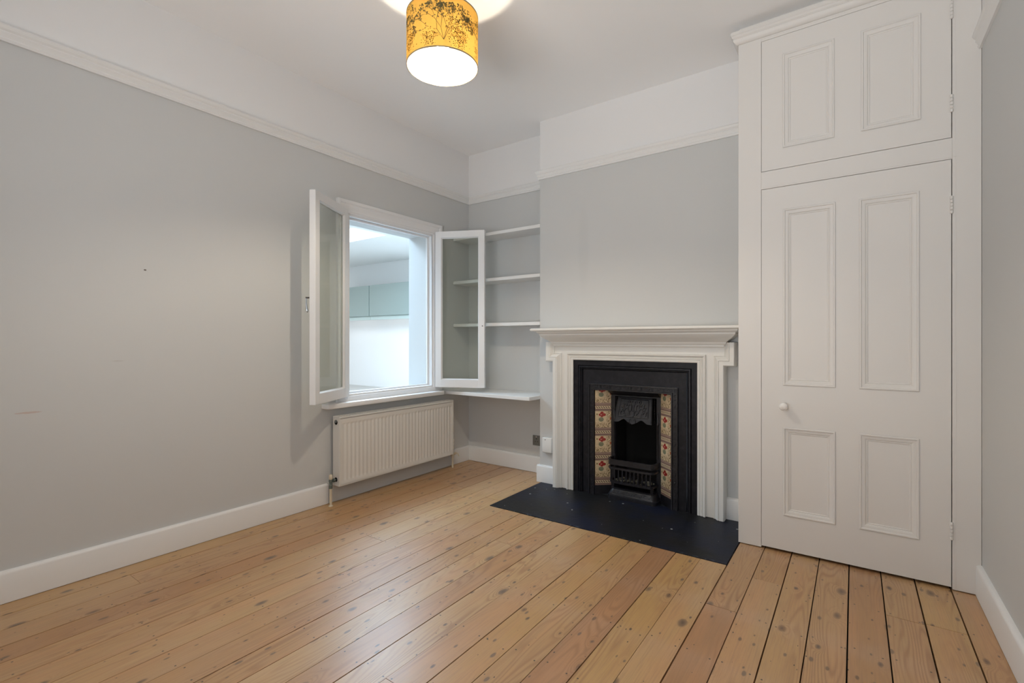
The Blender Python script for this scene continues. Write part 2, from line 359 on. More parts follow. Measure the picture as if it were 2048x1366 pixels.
        if smooth:
            for p in me.polygons: p.use_smooth = True
            try: me.set_sharp_from_angle(angle=radians(smooth))
            except Exception: pass
        o = D.objects.new(name, me); COL.objects.link(o)
        if loc is not None: o.location = loc
        if parent is not None:
            o.parent = parent
            if loc is None: o.location = (0, 0, 0)
            # children built in world coordinates: undo the parent's transform
            o.matrix_parent_inverse = wm(parent).inverted()
        return o
def wm(o):
    m = Matrix.LocRotScale(o.location, o.rotation_euler.to_quaternion() if o.rotation_mode != 'QUATERNION' else o.rotation_quaternion, o.scale)
    return (wm(o.parent) @ o.matrix_parent_inverse @ m) if o.parent else m
def tag(o, label=None, cat=None, group=None, kind=None):
    if label: o['label'] = label
    if cat: o['category'] = cat
    if group: o['group'] = group
    if kind: o['kind'] = kind
    return o
def thing(name, loc, label=None, cat=None, group=None, kind=None):
    o = D.objects.new(name, None); COL.objects.link(o); o.location = loc; o.empty_display_size = 0.1
    return tag(o, label, cat, group, kind)
XZ = lambda yf: (lambda u, v, h: (u, yf-h, v))      # plane facing -Y, height h toward the room
YZ = lambda xf: (lambda u, v, h: (xf+h, u, v))      # plane facing +X
XY = lambda z0: (lambda u, v, h: (u, v, z0+h))

# ------------------------------------------------------------------ dimensions
WL = -2.965; WR = 0.456; YA = 3.470; YB = 3.255; XB = -2.038; YR = -0.62; ZC = 2.862
WLo = -3.270
HY0, HY1, HZ0, HZ1 = 2.125, 3.000, 0.715, 2.040       # hatch hole in the left wall
RZ = 2.436                                             # colour change, behind the picture rail

# ------------------------------------------------------------------ floor: sub-floor and single boards
sub = B().box(WLo, YR-0.1, -0.10, WR+0.1, YA+0.1, -0.021).build('floor', 'dark'); tag(sub, 'stripped pine floorboards running towards the fireplace wall', None, None, 'structure')
gaps = [0.4800, 0.3555, 0.2300, 0.1045, -0.0200, -0.1445, -0.2670, -0.3930, -0.5170, -0.6430, -0.7680, -0.8910, -1.0200, -1.1400, -1.2670,
        -1.3905, -1.5180, -1.6460, -1.7630, -1.8890, -2.0160, -2.1450, -2.2820, -2.4160, -2.5420, -2.6850, -2.8260, -2.9700]
joint = {1: [2.50], 2: [2.49], 4: [1.42], 6: [2.515], 7: [2.155], 9: [0.70], 13: [1.06], 16: [2.15], 18: [0.34], 20: [2.70], 21: [1.776], 23: [2.785], 25: [0.82]}
wide = {3: 3.2, 4: 3.6, 5: 3.0, 6: 3.4, 7: 2.6, 8: 3.4, 9: 1.6, 10: 2.8, 11: 1.6, 12: 2.4, 13: 3.0, 14: 1.6, 15: 2.4, 1: 3.6, 2: 4.0, 0: 4.2, 20: 1.2, 21: 2.4}
for i in range(len(gaps)-1):
    xa, xb = gaps[i+1], gaps[i]; xc = (xa+xb)/2
    yend = 2.578 if (-2.03 < xc < -0.517) else (2.955 if xc > -0.517 else (YA-0.004 if xc < XB else YB))
    cuts = [YR] + sorted(joint.get(i, [])) + [yend]
    g0 = wide.get(i+1, 2.4)*0.0007; g1 = wide.get(i, 2.4)*0.0007
    for a, b in zip(cuts[:-1], cuts[1:]):
        dz = random.uniform(-0.0006, 0.0006)
        q = B().box(xa+g0, a+0.0007, -0.02, xb-g1, b-0.0007, dz).build('floorboard', 'board', sub, loc=(xc, 0, 0))
# board edges beside the hearth slab's left edge
# ------------------------------------------------------------------ walls
def two_tone(b, x0, y0, x1, y1, zb, zt):
    if zb < RZ: b.cur = 0; b.box(x0, y0, zb, x1, y1, min(RZ, zt))
    if zt > RZ: b.cur = 1; b.box(x0, y0, max(RZ, zb), x1, y1, zt)
b = B(); T = ZC+0.05
two_tone(b, WLo, YR-0.2, WL, HY0, -0.02, T)
two_tone(b, WLo, HY1, WL, YA+0.25, -0.02, T)
b.cur = 0; b.box(WLo, HY0, -0.02, WL, HY1, HZ0); b.box(WLo, HY0, HZ1, WL, HY1, RZ); b.cur = 1; b.box(WLo, HY0, RZ, WL, HY1, T)
tag(b.build('wall_left', ['wall_grey', 'wall_white']), 'pale grey wall with white band above the picture rail', kind='structure')
b = B(); two_tone(b, WL, YA, XB, YA+0.25, -0.02, T); tag(b.build('wall_alcove', ['wall_grey', 'wall_white']), kind='structure')
# chimney breast with a pocket for the fire
CX = -1.263
b = B(); fo = 0.43
two_tone(b, XB, YB, CX-fo, YA+0.25, -0.02, T); two_tone(b, CX+fo, YB, WR, YA+0.25, -0.02, T)
two_tone(b, CX-fo, YB, CX+fo, YA+0.25, 0.96, T)
tag(b.build('wall_chimney_breast', ['wall_grey', 'wall_white']), kind='structure')
b = B(); two_tone(b, WR, YR-0.2, WR+0.2, YA+0.25, -0.02, T); tag(b.build('wall_right', ['wall_grey', 'wall_white']), kind='structure')
# rear wall behind the camera, with an opening added for the fill light
b = B(); wx0, wx1, wz0, wz1 = -1.70, 0.10, 0.60, 2.50
two_tone(b, WL, YR-0.2, wx0, YR, -0.02, T); two_tone(b, wx1, YR-0.2, WR, YR, -0.02, T)
b.cur = 0; b.box(wx0, YR-0.2, -0.02, wx1, YR, wz0); b.cur = 1; b.box(wx0, YR-0.2, wz1, wx1, YR, T)
tag(b.build('wall_rear', ['wall_grey', 'wall_white']), kind='structure')
tag(B().box(WLo, YR-0.2, ZC, WR+0.2, YA+0.25, ZC+0.12).build('ceiling', 'ceiling'), kind='structure')

# skirting boards
SKH = 0.137
sk = [(0, 0), (0.017, 0), (0.020, 0.002), (0.020, SKH-0.014), (0.017, SKH-0.006), (0.010, SKH-0.001), (0.0, SKH)]
def skirt(name, x0, y0, x1, y1, nx, ny, mat='wood_white', z0=0.005):
    b = B(); L = [(x0, y0), (x1, y1)]
    vs = [(x+nx*o, y+ny*o, z+(z0 if z == 0 else 0)) for (x, y) in L for (o, z) in sk]; n = len(sk)
    b.add(vs, [(j, n+j, n+j+1, j+1) for j in range(n-1)]+[tuple(range(n)), tuple(range(n, 2*n))[::-1], (n-1, 2*n-1, n, 0)])
    return tag(b.build(name, mat, smooth=35), kind='structure')
skirt('baseboard_left', WL, YR, WL, 1.968, 1, 0)
tag(skirt('baseboard_left_under_radiator', WL, 1.972, WL, 3.203, 1, 0, 'wall_grey'), 'skirting board painted wall grey under the radiator')
skirt('baseboard_left_corner', WL, 3.205, WL, YA-0.001, 1, 0)
skirt('baseboard_alcove', WL+0.02, YA, XB-0.002, YA, 0, -1)
skirt('baseboard_alcove_side', XB, YA-0.02, XB, YB-0.0, -1, 0)
skirt('baseboard_breast_left', XB-0.020, YB, CX-0.612, YB, 0, -1)
skirt('baseboard_breast_right', CX+0.612, YB, -0.5245, YB, 0, -1)
skirt('baseboard_right', WR, YR, WR, 2.9045, -1, 0)
skirt('baseboard_rear', WL+0.02, YR, WR-0.02, YR, 0, 1)

# picture rail
pr = [(0, 0), (0.010, 0.0), (0.015, 0.010), (0.012, 0.016), (0.016, 0.024), (0.022, 0.034), (0.020, 0.040), (0.027, 0.048), (0.033, 0.060), (0.030, 0.066), (0.022, 0.070), (0.0, 0.074)]
def rail(name, path, z0=2.399):
    b = B(); b.mould([(x, y) for x, y in path], [(o, z) for o, z in pr], XY(z0)); return tag(b.build(name, 'wood_white', smooth=12), kind='structure')
rail('trim_1', [(-0.5245, YB), (XB, YB), (XB, YA), (WL, YA), (WL, YR)])
rail('trim_2', [(WR, YR), (WR, 2.9045)])
rail('trim_3', [(WL, YR), (WR, YR)])

# ------------------------------------------------------------------ unseen rear window, added behind the camera to let in fill light
w2 = thing('added_window_2', ((wx0+wx1)/2, YR-0.1, wz0), 'unseen white sash window added behind the camera for light', kind='structure')
b = B(); yy = YR-0.12
for x0, x1 in ((wx0, wx0+0.06), (wx1-0.06, wx1), (-0.825, -0.775)): b.box(x0, yy, wz0, x1, yy+0.05, wz1)
for z0, z1 in ((wz0, wz0+0.07), (wz1-0.06, wz1), (1.58, 1.63)): b.box(wx0+0.06, yy+0.002, z0, wx1-0.06, yy+0.048, z1)
b.build('window_frame', 'window_white', w2)
B().box(wx0-0.05, YR-0.07, wz0-0.03, wx1+0.05, YR+0.09, wz0).build('window_sill', 'window_white', w2, bevel=0.006)

# ------------------------------------------------------------------ hatch window to the kitchen
w1 = thing('window_1', (WL, (HY0+HY1)/2, HZ0), 'white internal casement window standing open to the kitchen', kind='structure')
# lining frame in the hole
b = B(); fx0, fx1 = -3.02, WL+0.004
b.box(fx0, HY0, HZ0, fx1, HY0+0.022, HZ1); b.box(fx0, HY1-0.022, HZ0, fx1, HY1, HZ1)
b.box(fx0, HY0+0.022, HZ1-0.022, fx1, HY1-0.022, HZ1); b.box(fx0, HY0+0.022, HZ0, fx1, HY1-0.022, HZ0+0.022)
# stop bead
b.box(fx0, HY0+0.022, HZ0+0.022, fx0+0.018, HY0+0.036, HZ1-0.022); b.box(fx0, HY1-0.036, HZ0+0.022, fx0+0.018, HY1-0.022, HZ1-0.022)
b.box(fx0, HY0+0.036, HZ1-0.036, fx0+0.018, HY1-0.036, HZ1-0.022); b.box(fx0, HY0+0.036, HZ0+0.022, fx0+0.018, HY1-0.036, HZ0+0.036)
b.build('window_frame', 'window_white', w1, bevel=0.002)
# architrave round three sides, stepped moulding
ap = [(0, 0), (0, 0.014), (0.010, 0.017), (0.014, 0.013), (0.030, 0.013), (0.036, 0.016), (0.055, 0.017), (0.062, 0.024), (0.074, 0.027), (0.080, 0.026), (0.080, 0)]
b = B(); b.mould([(HY0+0.008, HZ0-0.012), (HY0+0.008, HZ1-0.008), (HY1-0.008, HZ1-0.008), (HY1-0.008, HZ0-0.012)], [(o*1.15, h) for o, h in ap], YZ(WL))
b.build('architrave', 'window_white', w1, smooth=25)
# bottom rail face and sill board
b = B().box(WL, HY0-0.09, 0.688, WL+0.016, HY1+0.09, HZ0+0.008); b.build('apron', 'window_white', w1, bevel=0.002)
b = B(); sy0, sy1 = 1.925, 3.060
pts = [(-3.0, sy0+0.12), (WL, sy0+0.12), (WL, sy0), (-2.900, sy0), (-2.888, sy0+0.006), (-2.883, sy0+0.022), (-2.883, sy1-0.012), (-2.890, sy1), (WL, sy1), (WL, sy1-0.12), (-3.0, sy1-0.12)]
b.prism(pts, lambda u, v, h: (u, v, h), 0.655, 0.689)
b.build('window_sill', 'window_white', w1, bevel=0.006, smooth=40)

def casement(hx, hy, ang, flip, ztop=2.055, zbot=0.722, L=0.448, TH_=0.040):
    """leaf in local coordinates: x along the leaf from the hinge, y across its thickness"""
    mt = Matrix.Translation((hx, hy, 0)) @ Matrix.Rotation(ang, 4, 'Z')
    s = 0.052; t = TH_; f = flip
    b = B()
    b.box(0, 0, zbot, s, f*t, ztop); b.box(L-s, 0, zbot, L, f*t, ztop)
    b.box(s, 0, ztop-s, L-s, f*t, ztop); b.box(s, 0, zbot, L-s, f*t, zbot+0.066)
    # glazing bevel on the two faces
    zi0, zi1, xi0, xi1 = zbot+0.066, ztop-s, s, L-s
    for (ya, yb) in ((0.004*f, 0.016*f), (t*f-0.004*f, t*f-0.016*f)):
        b.mould([(xi0, zi0), (xi1, zi0), (xi1, zi1), (xi0, zi1)], [(0, ya), (0.009, yb), (0, yb)], lambda u, v, h: (u, h, v), closed=True)
    b.xf(mt); leaf = b.build('casement', 'window_white', w1, bevel=0.0016)
    g = B().box(s+0.001, t*f*0.5-0.002, zbot+0.067, L-s-0.001, t*f*0.5+0.002, ztop-s-0.001).xf(mt); g.build('pane', 'glass', leaf)
    for zc in (0.98, 1.80):
        h = B(); h.lathe([(0.0055, -0.036), (0.0055, 0.036)], (-0.002, f*t+f*0.003, zc), 'z', 10)
        h.box(0.0, f*t, zc-0.034, 0.024, f*t+f*0.0018, zc+0.034).xf(mt); h.build('hinge', 'plastic', leaf)
    return leaf, mt
a1 = atan2(1.720-2.122, -2.708+2.935)
leafL, mL = casement(-2.935, 2.122, a1, -1, L=0.462)
a2 = atan2(3.172-2.993, -2.537+2.935)
leafR, mR = casement(-2.935, 2.993, a2, 1, L=0.436)
# handle on the far face of the left leaf's free stile
b = B(); hz = 1.388
b.lathe([(0.0, -0.002), (0.010, -0.002), (0.012, -0.004), (0.009, -0.007), (0.005, -0.010), (0.0045, -0.030), (0.0065, -0.034), (0.0, -0.037)], (0.440, -0.040, hz), 'y', 14)
b.box(0.434, -0.042, hz-0.032, 0.446, -0.0395, hz+0.032)
b.xf(mL); b.build('handle_plate', 'dmetal', leafL, smooth=40)
b = B(); b.tube([(0.440, -0.072, hz), (0.440, -0.073, hz-0.03), (0.440, -0.070, hz-0.06), (0.440, -0.066, hz-0.082), (0.440, -0.065, hz-0.092)], [0.0035, 0.004, 0.0058, 0.008, 0.003], 10)
b.xf(mL); b.build('handle', 'chrome', leafL, smooth=50)
b = B(); b.lathe([(0.0, 0.0), (0.004, -0.001), (0.0045, -0.006), (0, -0.010)], (0.419, 0, 1.245), 'y', 10); b.xf(mR); b.build('catch', 'dmetal', leafR, smooth=40)

# ------------------------------------------------------------------ kitchen beyond the hatch
KZ = 0.255; KC = 2.573; KY = 5.92; KX = -9.4
b = B(); b.box(KX, -0.8, KZ-0.1, WLo, KY, KZ); tag(b.build('floor_kitchen', 'kfloor'), kind='structure')
b = B(); b.box(KX, KY, KZ-0.1, WLo+0.3, KY+0.1, KC+0.4); tag(b.build('wall_kitchen_back', 'kitchen'), kind='structure')
b = B(); b.box(KX-0.1, -0.8, KZ-0.1, KX, KY+0.1, KC+0.4); tag(b.build('wall_kitchen_side', 'kitchen'), kind='structure')
b = B(); b.box(KX, -0.9, KZ-0.1, WLo, -0.8, KC+0.4); tag(b.build('wall_kitchen_front', 'kitchen'), kind='structure')
b = B(); b.box(WLo, YA+0.25, KZ-0.1, WLo+0.1, KY, KC+0.4); tag(b.build('wall_kitchen_right', 'kitchen'), kind='structure')
# ceiling with two rooflight holes
A = (-9.15, 2.60, -5.25, 4.40); Bq = (-5.00, 1.60, -3.70, 5.20)
b = B(); t0, t1 = KC, KC+0.08
b.box(KX, -0.8, t0, WLo, Bq[1], t1); b.box(KX, Bq[1], t0, Bq[0], A[1], t1)
b.box(KX, A[1], t0, A[0], A[3], t1); b.box(A[2], A[1], t0, Bq[0], A[3], t1); b.box(KX, A[3], t0, Bq[0], KY, t1)
b.box(Bq[2], Bq[1], t0, WLo, KY, t1); b.box(Bq[0], Bq[3], t0, Bq[2], KY, t1)
tag(b.build('ceiling_kitchen', 'kitchen'), kind='structure')
w3 = thing('window_3', (-7.2, 3.5, KC), 'bright rooflight in the kitchen ceiling', kind='structure')
b = B()
for (x0, y0, x1, y1) in (A, Bq):
    b.box(x0-0.05, y0-0.05, KC+0.08, x0, y1+0.05, KC+0.2); b.box(x1, y0-0.05, KC+0.08, x1+0.05, y1+0.05, KC+0.2)
    b.box(x0, y0-0.05, KC+0.08, x1, y0, KC+0.2); b.box(x0, y1, KC+0.08, x1, y1+0.05, KC+0.2)
b.build('window_frame', 'window_white', w3)
b = B()
for yb_ in (3.02, 3.44, 3.86): b.box(A[0], yb_, KC+0.09, A[2], yb_+0.035, KC+0.13)
b.build('glazing_bar', 'window_white', w3)
# wall cupboards on the kitchen back wall
KF = 5.60
def kunit(x0, x1, label):
    t = thing('kitchen_wall_cupboard', ((x0+x1)/2, KY, 1.566), label, 'cupboard', 'kitchen wall cupboards')
    B().box(x0, KF+0.022, 1.566, x1, KY-0.001, 2.120).build('cabinet_body', 'kunit', t)
    B().box(x0+0.004, KF, 1.566, x1-0.004, KF+0.020, 2.118).build('door', 'kunit', t, bevel=0.002)
    B().box(x0, KF+0.03, 1.497, x1, KF+0.05, 1.5655).build('pelmet', 'kfascia', t)
    B().box(x0+0.05, KF+0.09, 1.540, x1-0.05, KF+0.13, 1.5655).build('light_strip', 'led', t)
kunit(-7.144, -6.02, 'sage green kitchen wall cupboard, right-hand one seen through the hatch')
kunit(-8.14, -7.152, 'sage green kitchen wall cupboard, left-hand one beside the open window frame')

# ------------------------------------------------------------------ radiator
ry0, ry1, rz0, rz1, rxf, rxb = 1.990, 3.135, 0.128, 0.600, -2.852, -2.925
rad = thing('radiator', (-2.89, (ry0+ry1)/2, 0), 'white ribbed panel radiator on the wall below the hatch window', 'radiator')
NR = 33; y0, y1, z0, z1 = ry0+0.012, ry1-0.012, rz0+0.008, rz1-0.010
pitch = (y1-y0-0.02)/NR
ys = [y0] + [y0+0.01+pitch*(i+q) for i in range(NR) for q in (0.0, 0.16, 0.30, 0.5, 0.70, 0.84)] + [y1-0.01, y1]
zs = [z0, z0+0.022, z0+0.028, z0+0.034, z0+0.042, z0+0.06, (z0+z1)/2, z1-0.070, z1-0.052, z1-0.044, z1-0.038, z1-0.030, z1]
def depth(y, z):
    t = ((y-y0-0.01)/pitch) % 1.0
    if y < y0+0.01-1e-6 or y > y1-0.01-1e-6: return 0
    g = 0 if t < 0.01 else (1 if 0.25 < t < 0.75 else 0.45)
    e = min(1, max(0, (z-(z0+0.022))/0.012)); e2 = min(1, max(0, ((z1-0.034)-z)/0.010))
    return -0.0045*g*e*e2
b = B(); vs = [(rxf+depth(y, z), y, z) for y in ys for z in zs]; nz = len(zs)
b.add(vs, [(i*nz+j, i*nz+j+1, (i+1)*nz+j+1, (i+1)*nz+j) for i in range(len(ys)-1) for j in range(nz-1)])
b.build('front_panel', 'rad', rad, smooth=28)
b = B()   # rolled edge around the panel, rear panel and fins between
b.box(rxf-0.012, ry0+0.004, rz0, rxf+0.002, ry1-0.004, z0); b.box(rxf-0.012, ry0+0.004, z1, rxf+0.002, ry1-0.004, rz1-0.003)
b.box(rxf-0.012, ry0+0.004, z0, rxf+0.002, y0, z1); b.box(rxf-0.012, y1, z0, rxf+0.002, ry1-0.004, z1)
b.build('edge_seam', 'rad', rad, bevel=0.002)
b = B().box(rxb, ry0+0.006, rz0+0.004, rxb+0.012, ry1-0.006, rz1-0.012); b.build('rear_panel', 'rad', rad)
b = B()
for i in range(60):
    yy = ry0+0.03+i*(ry1-ry0-0.06)/59; b.box(rxb+0.012, yy, rz0+0.02, rxf-0.012, yy+0.0012, rz1-0.02)
tag(b.build('convector_fins', 'rad', rad), kind='stuff')
for (ya, yb_) in ((ry0, ry0+0.004), (ry1-0.004, ry1)):
    B().box(rxb-0.002, ya, rz0-0.002, rxf-0.001, yb_, rz1+0.002).build('side_panel', 'rad', rad, bevel=0.0015)
b = B(); n = 46
b.box(rxb, ry0+0.004, rz1-0.002, rxb+0.012, ry1-0.004, rz1+0.002); b.box(rxf-0.014, ry0+0.004, rz1-0.002, rxf-0.001, ry1-0.004, rz1+0.002)
for i in range(n):
    yy = ry0+0.02+i*(ry1-ry0-0.04)/(n-1); b.box(rxb+0.012, yy-0.006, rz1-0.002, rxf-0.014, yy+0.006, rz1+0.001)
b.build('top_grille', 'rad', rad)
b = B(); b.lathe([(0.017, 0.0), (0.017, -0.001), (0.0, -0.001)], (-2.890, ry0-0.0005, 0.562), 'y', 18); b.build('plug_hole', 'dark', rad)
b = B(); b.lathe([(0.011, 0.0), (0.011, -0.007), (0.0, -0.007)], (-2.887, ry0-0.001, 0.568), 'y', 6); b.build('bleed_plug', 'steel', rad)
b = B(); b.lathe([(0.015, 0.0), (0.015, -0.001), (0.0, -0.001)], (-2.890, ry0-0.0005, 0.170), 'y', 18); b.build('port_hole', 'dark', rad)
# lockshield valve on the left, pipe to the floor
vy = 1.950; vx = -2.892
v_ = B(); v_.tube([(vx, vy, 0.0), (vx, vy, 0.135)], 0.0085, 12); v_.lathe([(0.016, 0), (0.013, 0.004), (0.009, 0.006)], (vx, vy, 0.0), 'z', 14); v_.build('pipe', 'pipe', rad, smooth=40)
v_ = B(); v_.lathe([(0.012, 0.118), (0.012, 0.140), (0.010, 0.142), (0.010, 0.160), (0.013, 0.162), (0.013, 0.178), (0.008, 0.182)], (vx, vy, 0), 'z', 6)
v_.tube([(vx, vy, 0.168), (vx, ry0-0.001, 0.168)], 0.0075, 10); v_.lathe([(0.013, 0), (0.013, 0.014)], (vx, vy+0.016, 0.168), 'y', 6); v_.build('valve_body', 'valve', rad)
v_ = B(); v_.lathe([(0.010, 0.180), (0.0125, 0.184), (0.0115, 0.208), (0.007, 0.213), (0.0, 0.213)], (vx, vy, 0), 'z', 14); v_.build('valve_cap', 'pipe', rad, smooth=40)
# thermostatic valve on the right
vy = 3.165
v_ = B(); v_.tube([(vx, vy, 0.0), (vx, vy, 0.105)], 0.0085, 12); v_.build('pipe', 'pipe', rad, smooth=40)
v_ = B(); v_.lathe([(0.012, 0.085), (0.013, 0.12), (0.010, 0.125), (0.010, 0.165), (0.013, 0.168), (0.012, 0.19), (0.006, 0.20)], (vx, vy, 0), 'z', 10)
v_.tube([(vx, vy, 0.155), (vx, ry1+0.001, 0.155)], 0.0075, 10); v_.lathe([(0.010, 0), (0.012, 0.012), (0.008, 0.034), (0.0, 0.036)], (vx, vy+0.012, 0.118), 'y', 10)
v_.tube([(vx+0.004, vy+0.03, 0.13), (vx+0.022, vy+0.045, 0.118), (vx+0.03, vy+0.05, 0.095)], 0.0045, 8); v_.build('valve_body', 'pipe', rad, smooth=40)
v_ = B(); v_.lathe([(0.010, 0.198), (0.015, 0.202), (0.015, 0.222), (0.012, 0.225), (0.015, 0.229), (0.015, 0.250), (0.011, 0.256), (0, 0.257)], (vx, vy, 0), 'z', 14); v_.build('valve_head', 'plastic', rad, smooth=40)

# ------------------------------------------------------------------ alcove shelves
def shelf(z, label, y0=3.252, t=0.027):
    b = B().box(WL+0.001, y0, z-t, XB-0.001, YA-0.001, z)
    return tag(b.build('shelf', 'wood_white', bevel=0.0025, loc=((WL+XB)/2, YA, z)), label, 'shelf', 'white alcove shelves')
shelf(2.050, 'white shelf, topmost in the alcove, level with the window head')
shelf(1.657, 'white shelf, second from the top in the alcove')
shelf(1.272, 'white shelf in the alcove, just above mantelpiece height')
B_ = B().box(WL+0.001, 3.102, 0.655, XB-0.001, YA-0.001, 0.683)
tag(B_.build('shelf', 'wood_white', bevel=0.003, loc=((WL+XB)/2, YA, 0.683)), 'deep white shelf, lowest in the alcove, butting the window sill', 'shelf', 'white alcove shelves')

# ------------------------------------------------------------------ sockets
so = thing('wall_socket', (-2.167, YA, 0.272), 'dark brushed metal socket low on the alcove back wall beside the chimney breast', 'socket')
B().box(-2.243, YA-0.005, 0.228, -2.097, YA-0.0005, 0.314).build('face_plate', 'steel', so, bevel=0.001)
for cx in (-2.205, -2.135):
    B().box(cx-0.003, YA-0.006, 0.280, cx+0.003, YA-0.0048, 0.291).build('pin_slot', 'dark', so)
    for dx in (-0.011, 0.011): B().box(cx+dx-0.003, YA-0.006, 0.258, cx+dx+0.003, YA-0.0048, 0.263).build('pin_slot', 'dark', so)
    B().box(cx-0.007, YA-0.0085, 0.294, cx+0.007, YA-0.005, 0.308).build('switch', 'chrome', so, bevel=0.001)
bx = thing('sensor_box', (-1.955, YB, 0.245), 'small white plastic box with a black dot on the chimney breast beside the surround', 'sensor')
B().box(-2.000, 3.222, 0.245, -1.915, YB-0.0005, 0.362).build('casing', 'plastic', bx, bevel=0.006, smooth=50)
b = B(); b.lathe([(0.0035, 0), (0.0035, -0.0012), (0, -0.0012)], (-1.970, 3.2220, 0.345), 'y', 12); b.build('sensor_dot', 'dark', bx)

# ------------------------------------------------------------------ hearth
tag(B().box(-2.017, 2.580, -0.018, -0.519, 3.238, 0.0035).build('hearth', 'hearth', loc=(-2.017, 2.580, 0), bevel=0.001), 'black painted hearth slab speckled with dust, set flush in the floorboards', 'hearth')

# ------------------------------------------------------------------ fireplace surround
sr = thing('fireplace_surround', (CX, YB, 0), 'white painted timber mantelpiece with shouldered architrave around the black fireplace', 'mantelpiece')
YS = 3.200      # face of flat legs and frieze
OH = 0.446; OT = 0.978
# backing legs, flat face (joined head and legs as separate pieces)
for sgn in (-1, 1):
    xa, xb = sorted((CX+sgn*OH, CX+sgn*0.6105)); B().box(xa, YS, 0.006, xb, YB-0.001, 1.165).build('leg', 'surround', sr)
B().box(CX-OH, YS, OT, CX+OH, YB-0.001, 1.165).build('frieze', 'surround', sr)
# inner stepped moulding round the opening
im = [(0, -0.02), (0, 0.006), (0.006, 0.010), (0.014, 0.010), (0.017, 0.005), (0.020, 0.010), (0.030, 0.013), (0.033, 0.008), (0.036, 0.013), (0.044, 0.020), (0.050, 0.020), (0.053, 0.012), (0.053, 0)]
B().mould([(CX-OH, 0.006), (CX-OH, OT), (CX+OH, OT), (CX+OH, 0.006)], im, XZ(YS)).build('inner_moulding', 'surround', sr, smooth=28)
# outer raised moulding with shoulders (crossettes)
om = [(0, 0), (0, 0.009), (0.004, 0.011), (0.007, 0.007), (0.012, 0.012), (0.019, 0.022), (0.027, 0.030), (0.031, 0.031), (0.034, 0.026), (0.037, 0.031), (0.060, 0.033), (0.064, 0.028), (0.066, 0.020), (0.066, -0.054)]
for sgn in (-1, 1):
    P = [(0.546, 0.006), (0.546, 1.028), (0.607, 1.028), (0.607, 1.110)]
    if sgn < 0: path = [(CX-u, v) for u, v in P]
    else: path = [(CX+u, v) for u, v in P][::-1]
    B().mould(path, om, XZ(YS)).build('shouldered_moulding', 'surround', sr, smooth=28)
# crown: flares up to the shelf, returns at both ends
cm = [(-0.03, 0), (0.004, 0), (0.010, 0.006), (0.010, 0.016), (0.016, 0.018), (0.022, 0.026), (0.024, 0.034), (0.030, 0.037), (0.040, 0.045), (0.060, 0.058), (0.080, 0.074), (0.088, 0.084), (0.088, 0.092), (0.096, 0.096), (0.104, 0.104), (0.104, 0.112), (-0.03, 0.112)]
hw = 0.60
b = B(); b.mould([(CX-hw, YB-0.001), (CX-hw, YS-0.010), (CX+hw, YS-0.010), (CX+hw, YB-0.001)], [(-o, h) for o, h in cm], XY(1.078))
b.build('crown_moulding', 'surround', sr, smooth=28)
b = B(); sx0, sx1, syf = CX-0.738, -0.5245, 3.045
prof = [(YB-0.001, 1.190), (syf+0.012, 1.190), (syf+0.004, 1.193), (syf, 1.198), (syf, 1.204), (syf+0.004, 1.210), (syf+0.012, 1.213), (YB-0.001, 1.213)]
b.prism(prof, lambda u, v, h: (h, u, v), sx0+0.006, sx1)
b.prism([(YB-0.001, 1.194), (syf+0.010, 1.194), (syf+0.004, 1.199), (syf+0.004, 1.204), (syf+0.010, 1.209), (YB-0.001, 1.209)], lambda u, v, h: (h, u, v), sx0, sx0+0.006)
b.build('mantel_shelf', 'surround', sr, smooth=50)

# ------------------------------------------------------------------ cast iron insert
ins = thing('fireplace_insert', (CX, 3.23, 0), 'black cast iron fireplace insert with floral tiled cheeks', 'fireplace')
YI = 3.208
fp = [(0, -0.04), (0, 0.004), (-0.036, 0.004), (-0.037, -0.004), (-0.040, -0.004), (-0.044, 0.008), (-0.052, 0.010), (-0.056, 0.002), (-0.060, 0.004), (-0.064, 0.000), (-0.068, -0.010), (-0.068, -0.04)]
B().mould([(CX-OH, 0.0036), (CX-OH, OT), (CX+OH, OT), (CX+OH, 0.0036)], fp, XZ(YI)).build('outer_frame', 'iron2', ins, smooth=28)
# flat slips inside the frame
b = B(); a = 0.372; c_ = 0.322; zt = 0.910; zb = 0.811
b.box(CX-a, YI+0.008, 0.0036, CX-c_, YI+0.04, zt); b.box(CX+c_, YI+0.008, 0.0036, CX+a, YI+0.04, zt); b.box(CX-c_, YI+0.008, zb, CX+c_, YI+0.04, zt)
b.build('slip_panel', 'iron2', ins)
# ornamented border
bo, bi = 0.322, 0.277; zo, zi = 0.810, 0.768
b = B(); b.mould([(CX-bo, 0.0036), (CX-bo, zo), (CX+bo, zo), (CX+bo, 0.0036)],
    [(0, -0.02), (0, 0.010), (-0.004, 0.013), (-0.008, 0.013), (-0.010, 0.004), (-0.034, 0.004), (-0.036, 0.012), (-0.044, 0.012), (-0.045, 0.008), (-0.045, -0.02)], XZ(YI))
b.build('border', 'iron', ins, smooth=25)
def scroll(b, cx, cz, r, yf, flip, mp=None):
    mp = mp or (lambda u, v, h: (u, yf-h, v))
    pts = []
    for i in range(11):
        t = i/10; a = t*3.9*flip+0.6; rr = r*(1-0.72*t); pts.append(mp(cx+rr*cos(a), cz+rr*sin(a), 0.001))
    b.tube(pts, [0.0026*(1-0.4*i/10) for i in range(11)], 5)
b = B(); yb_ = YI-0.0055; md = 0.062; nzv = 12
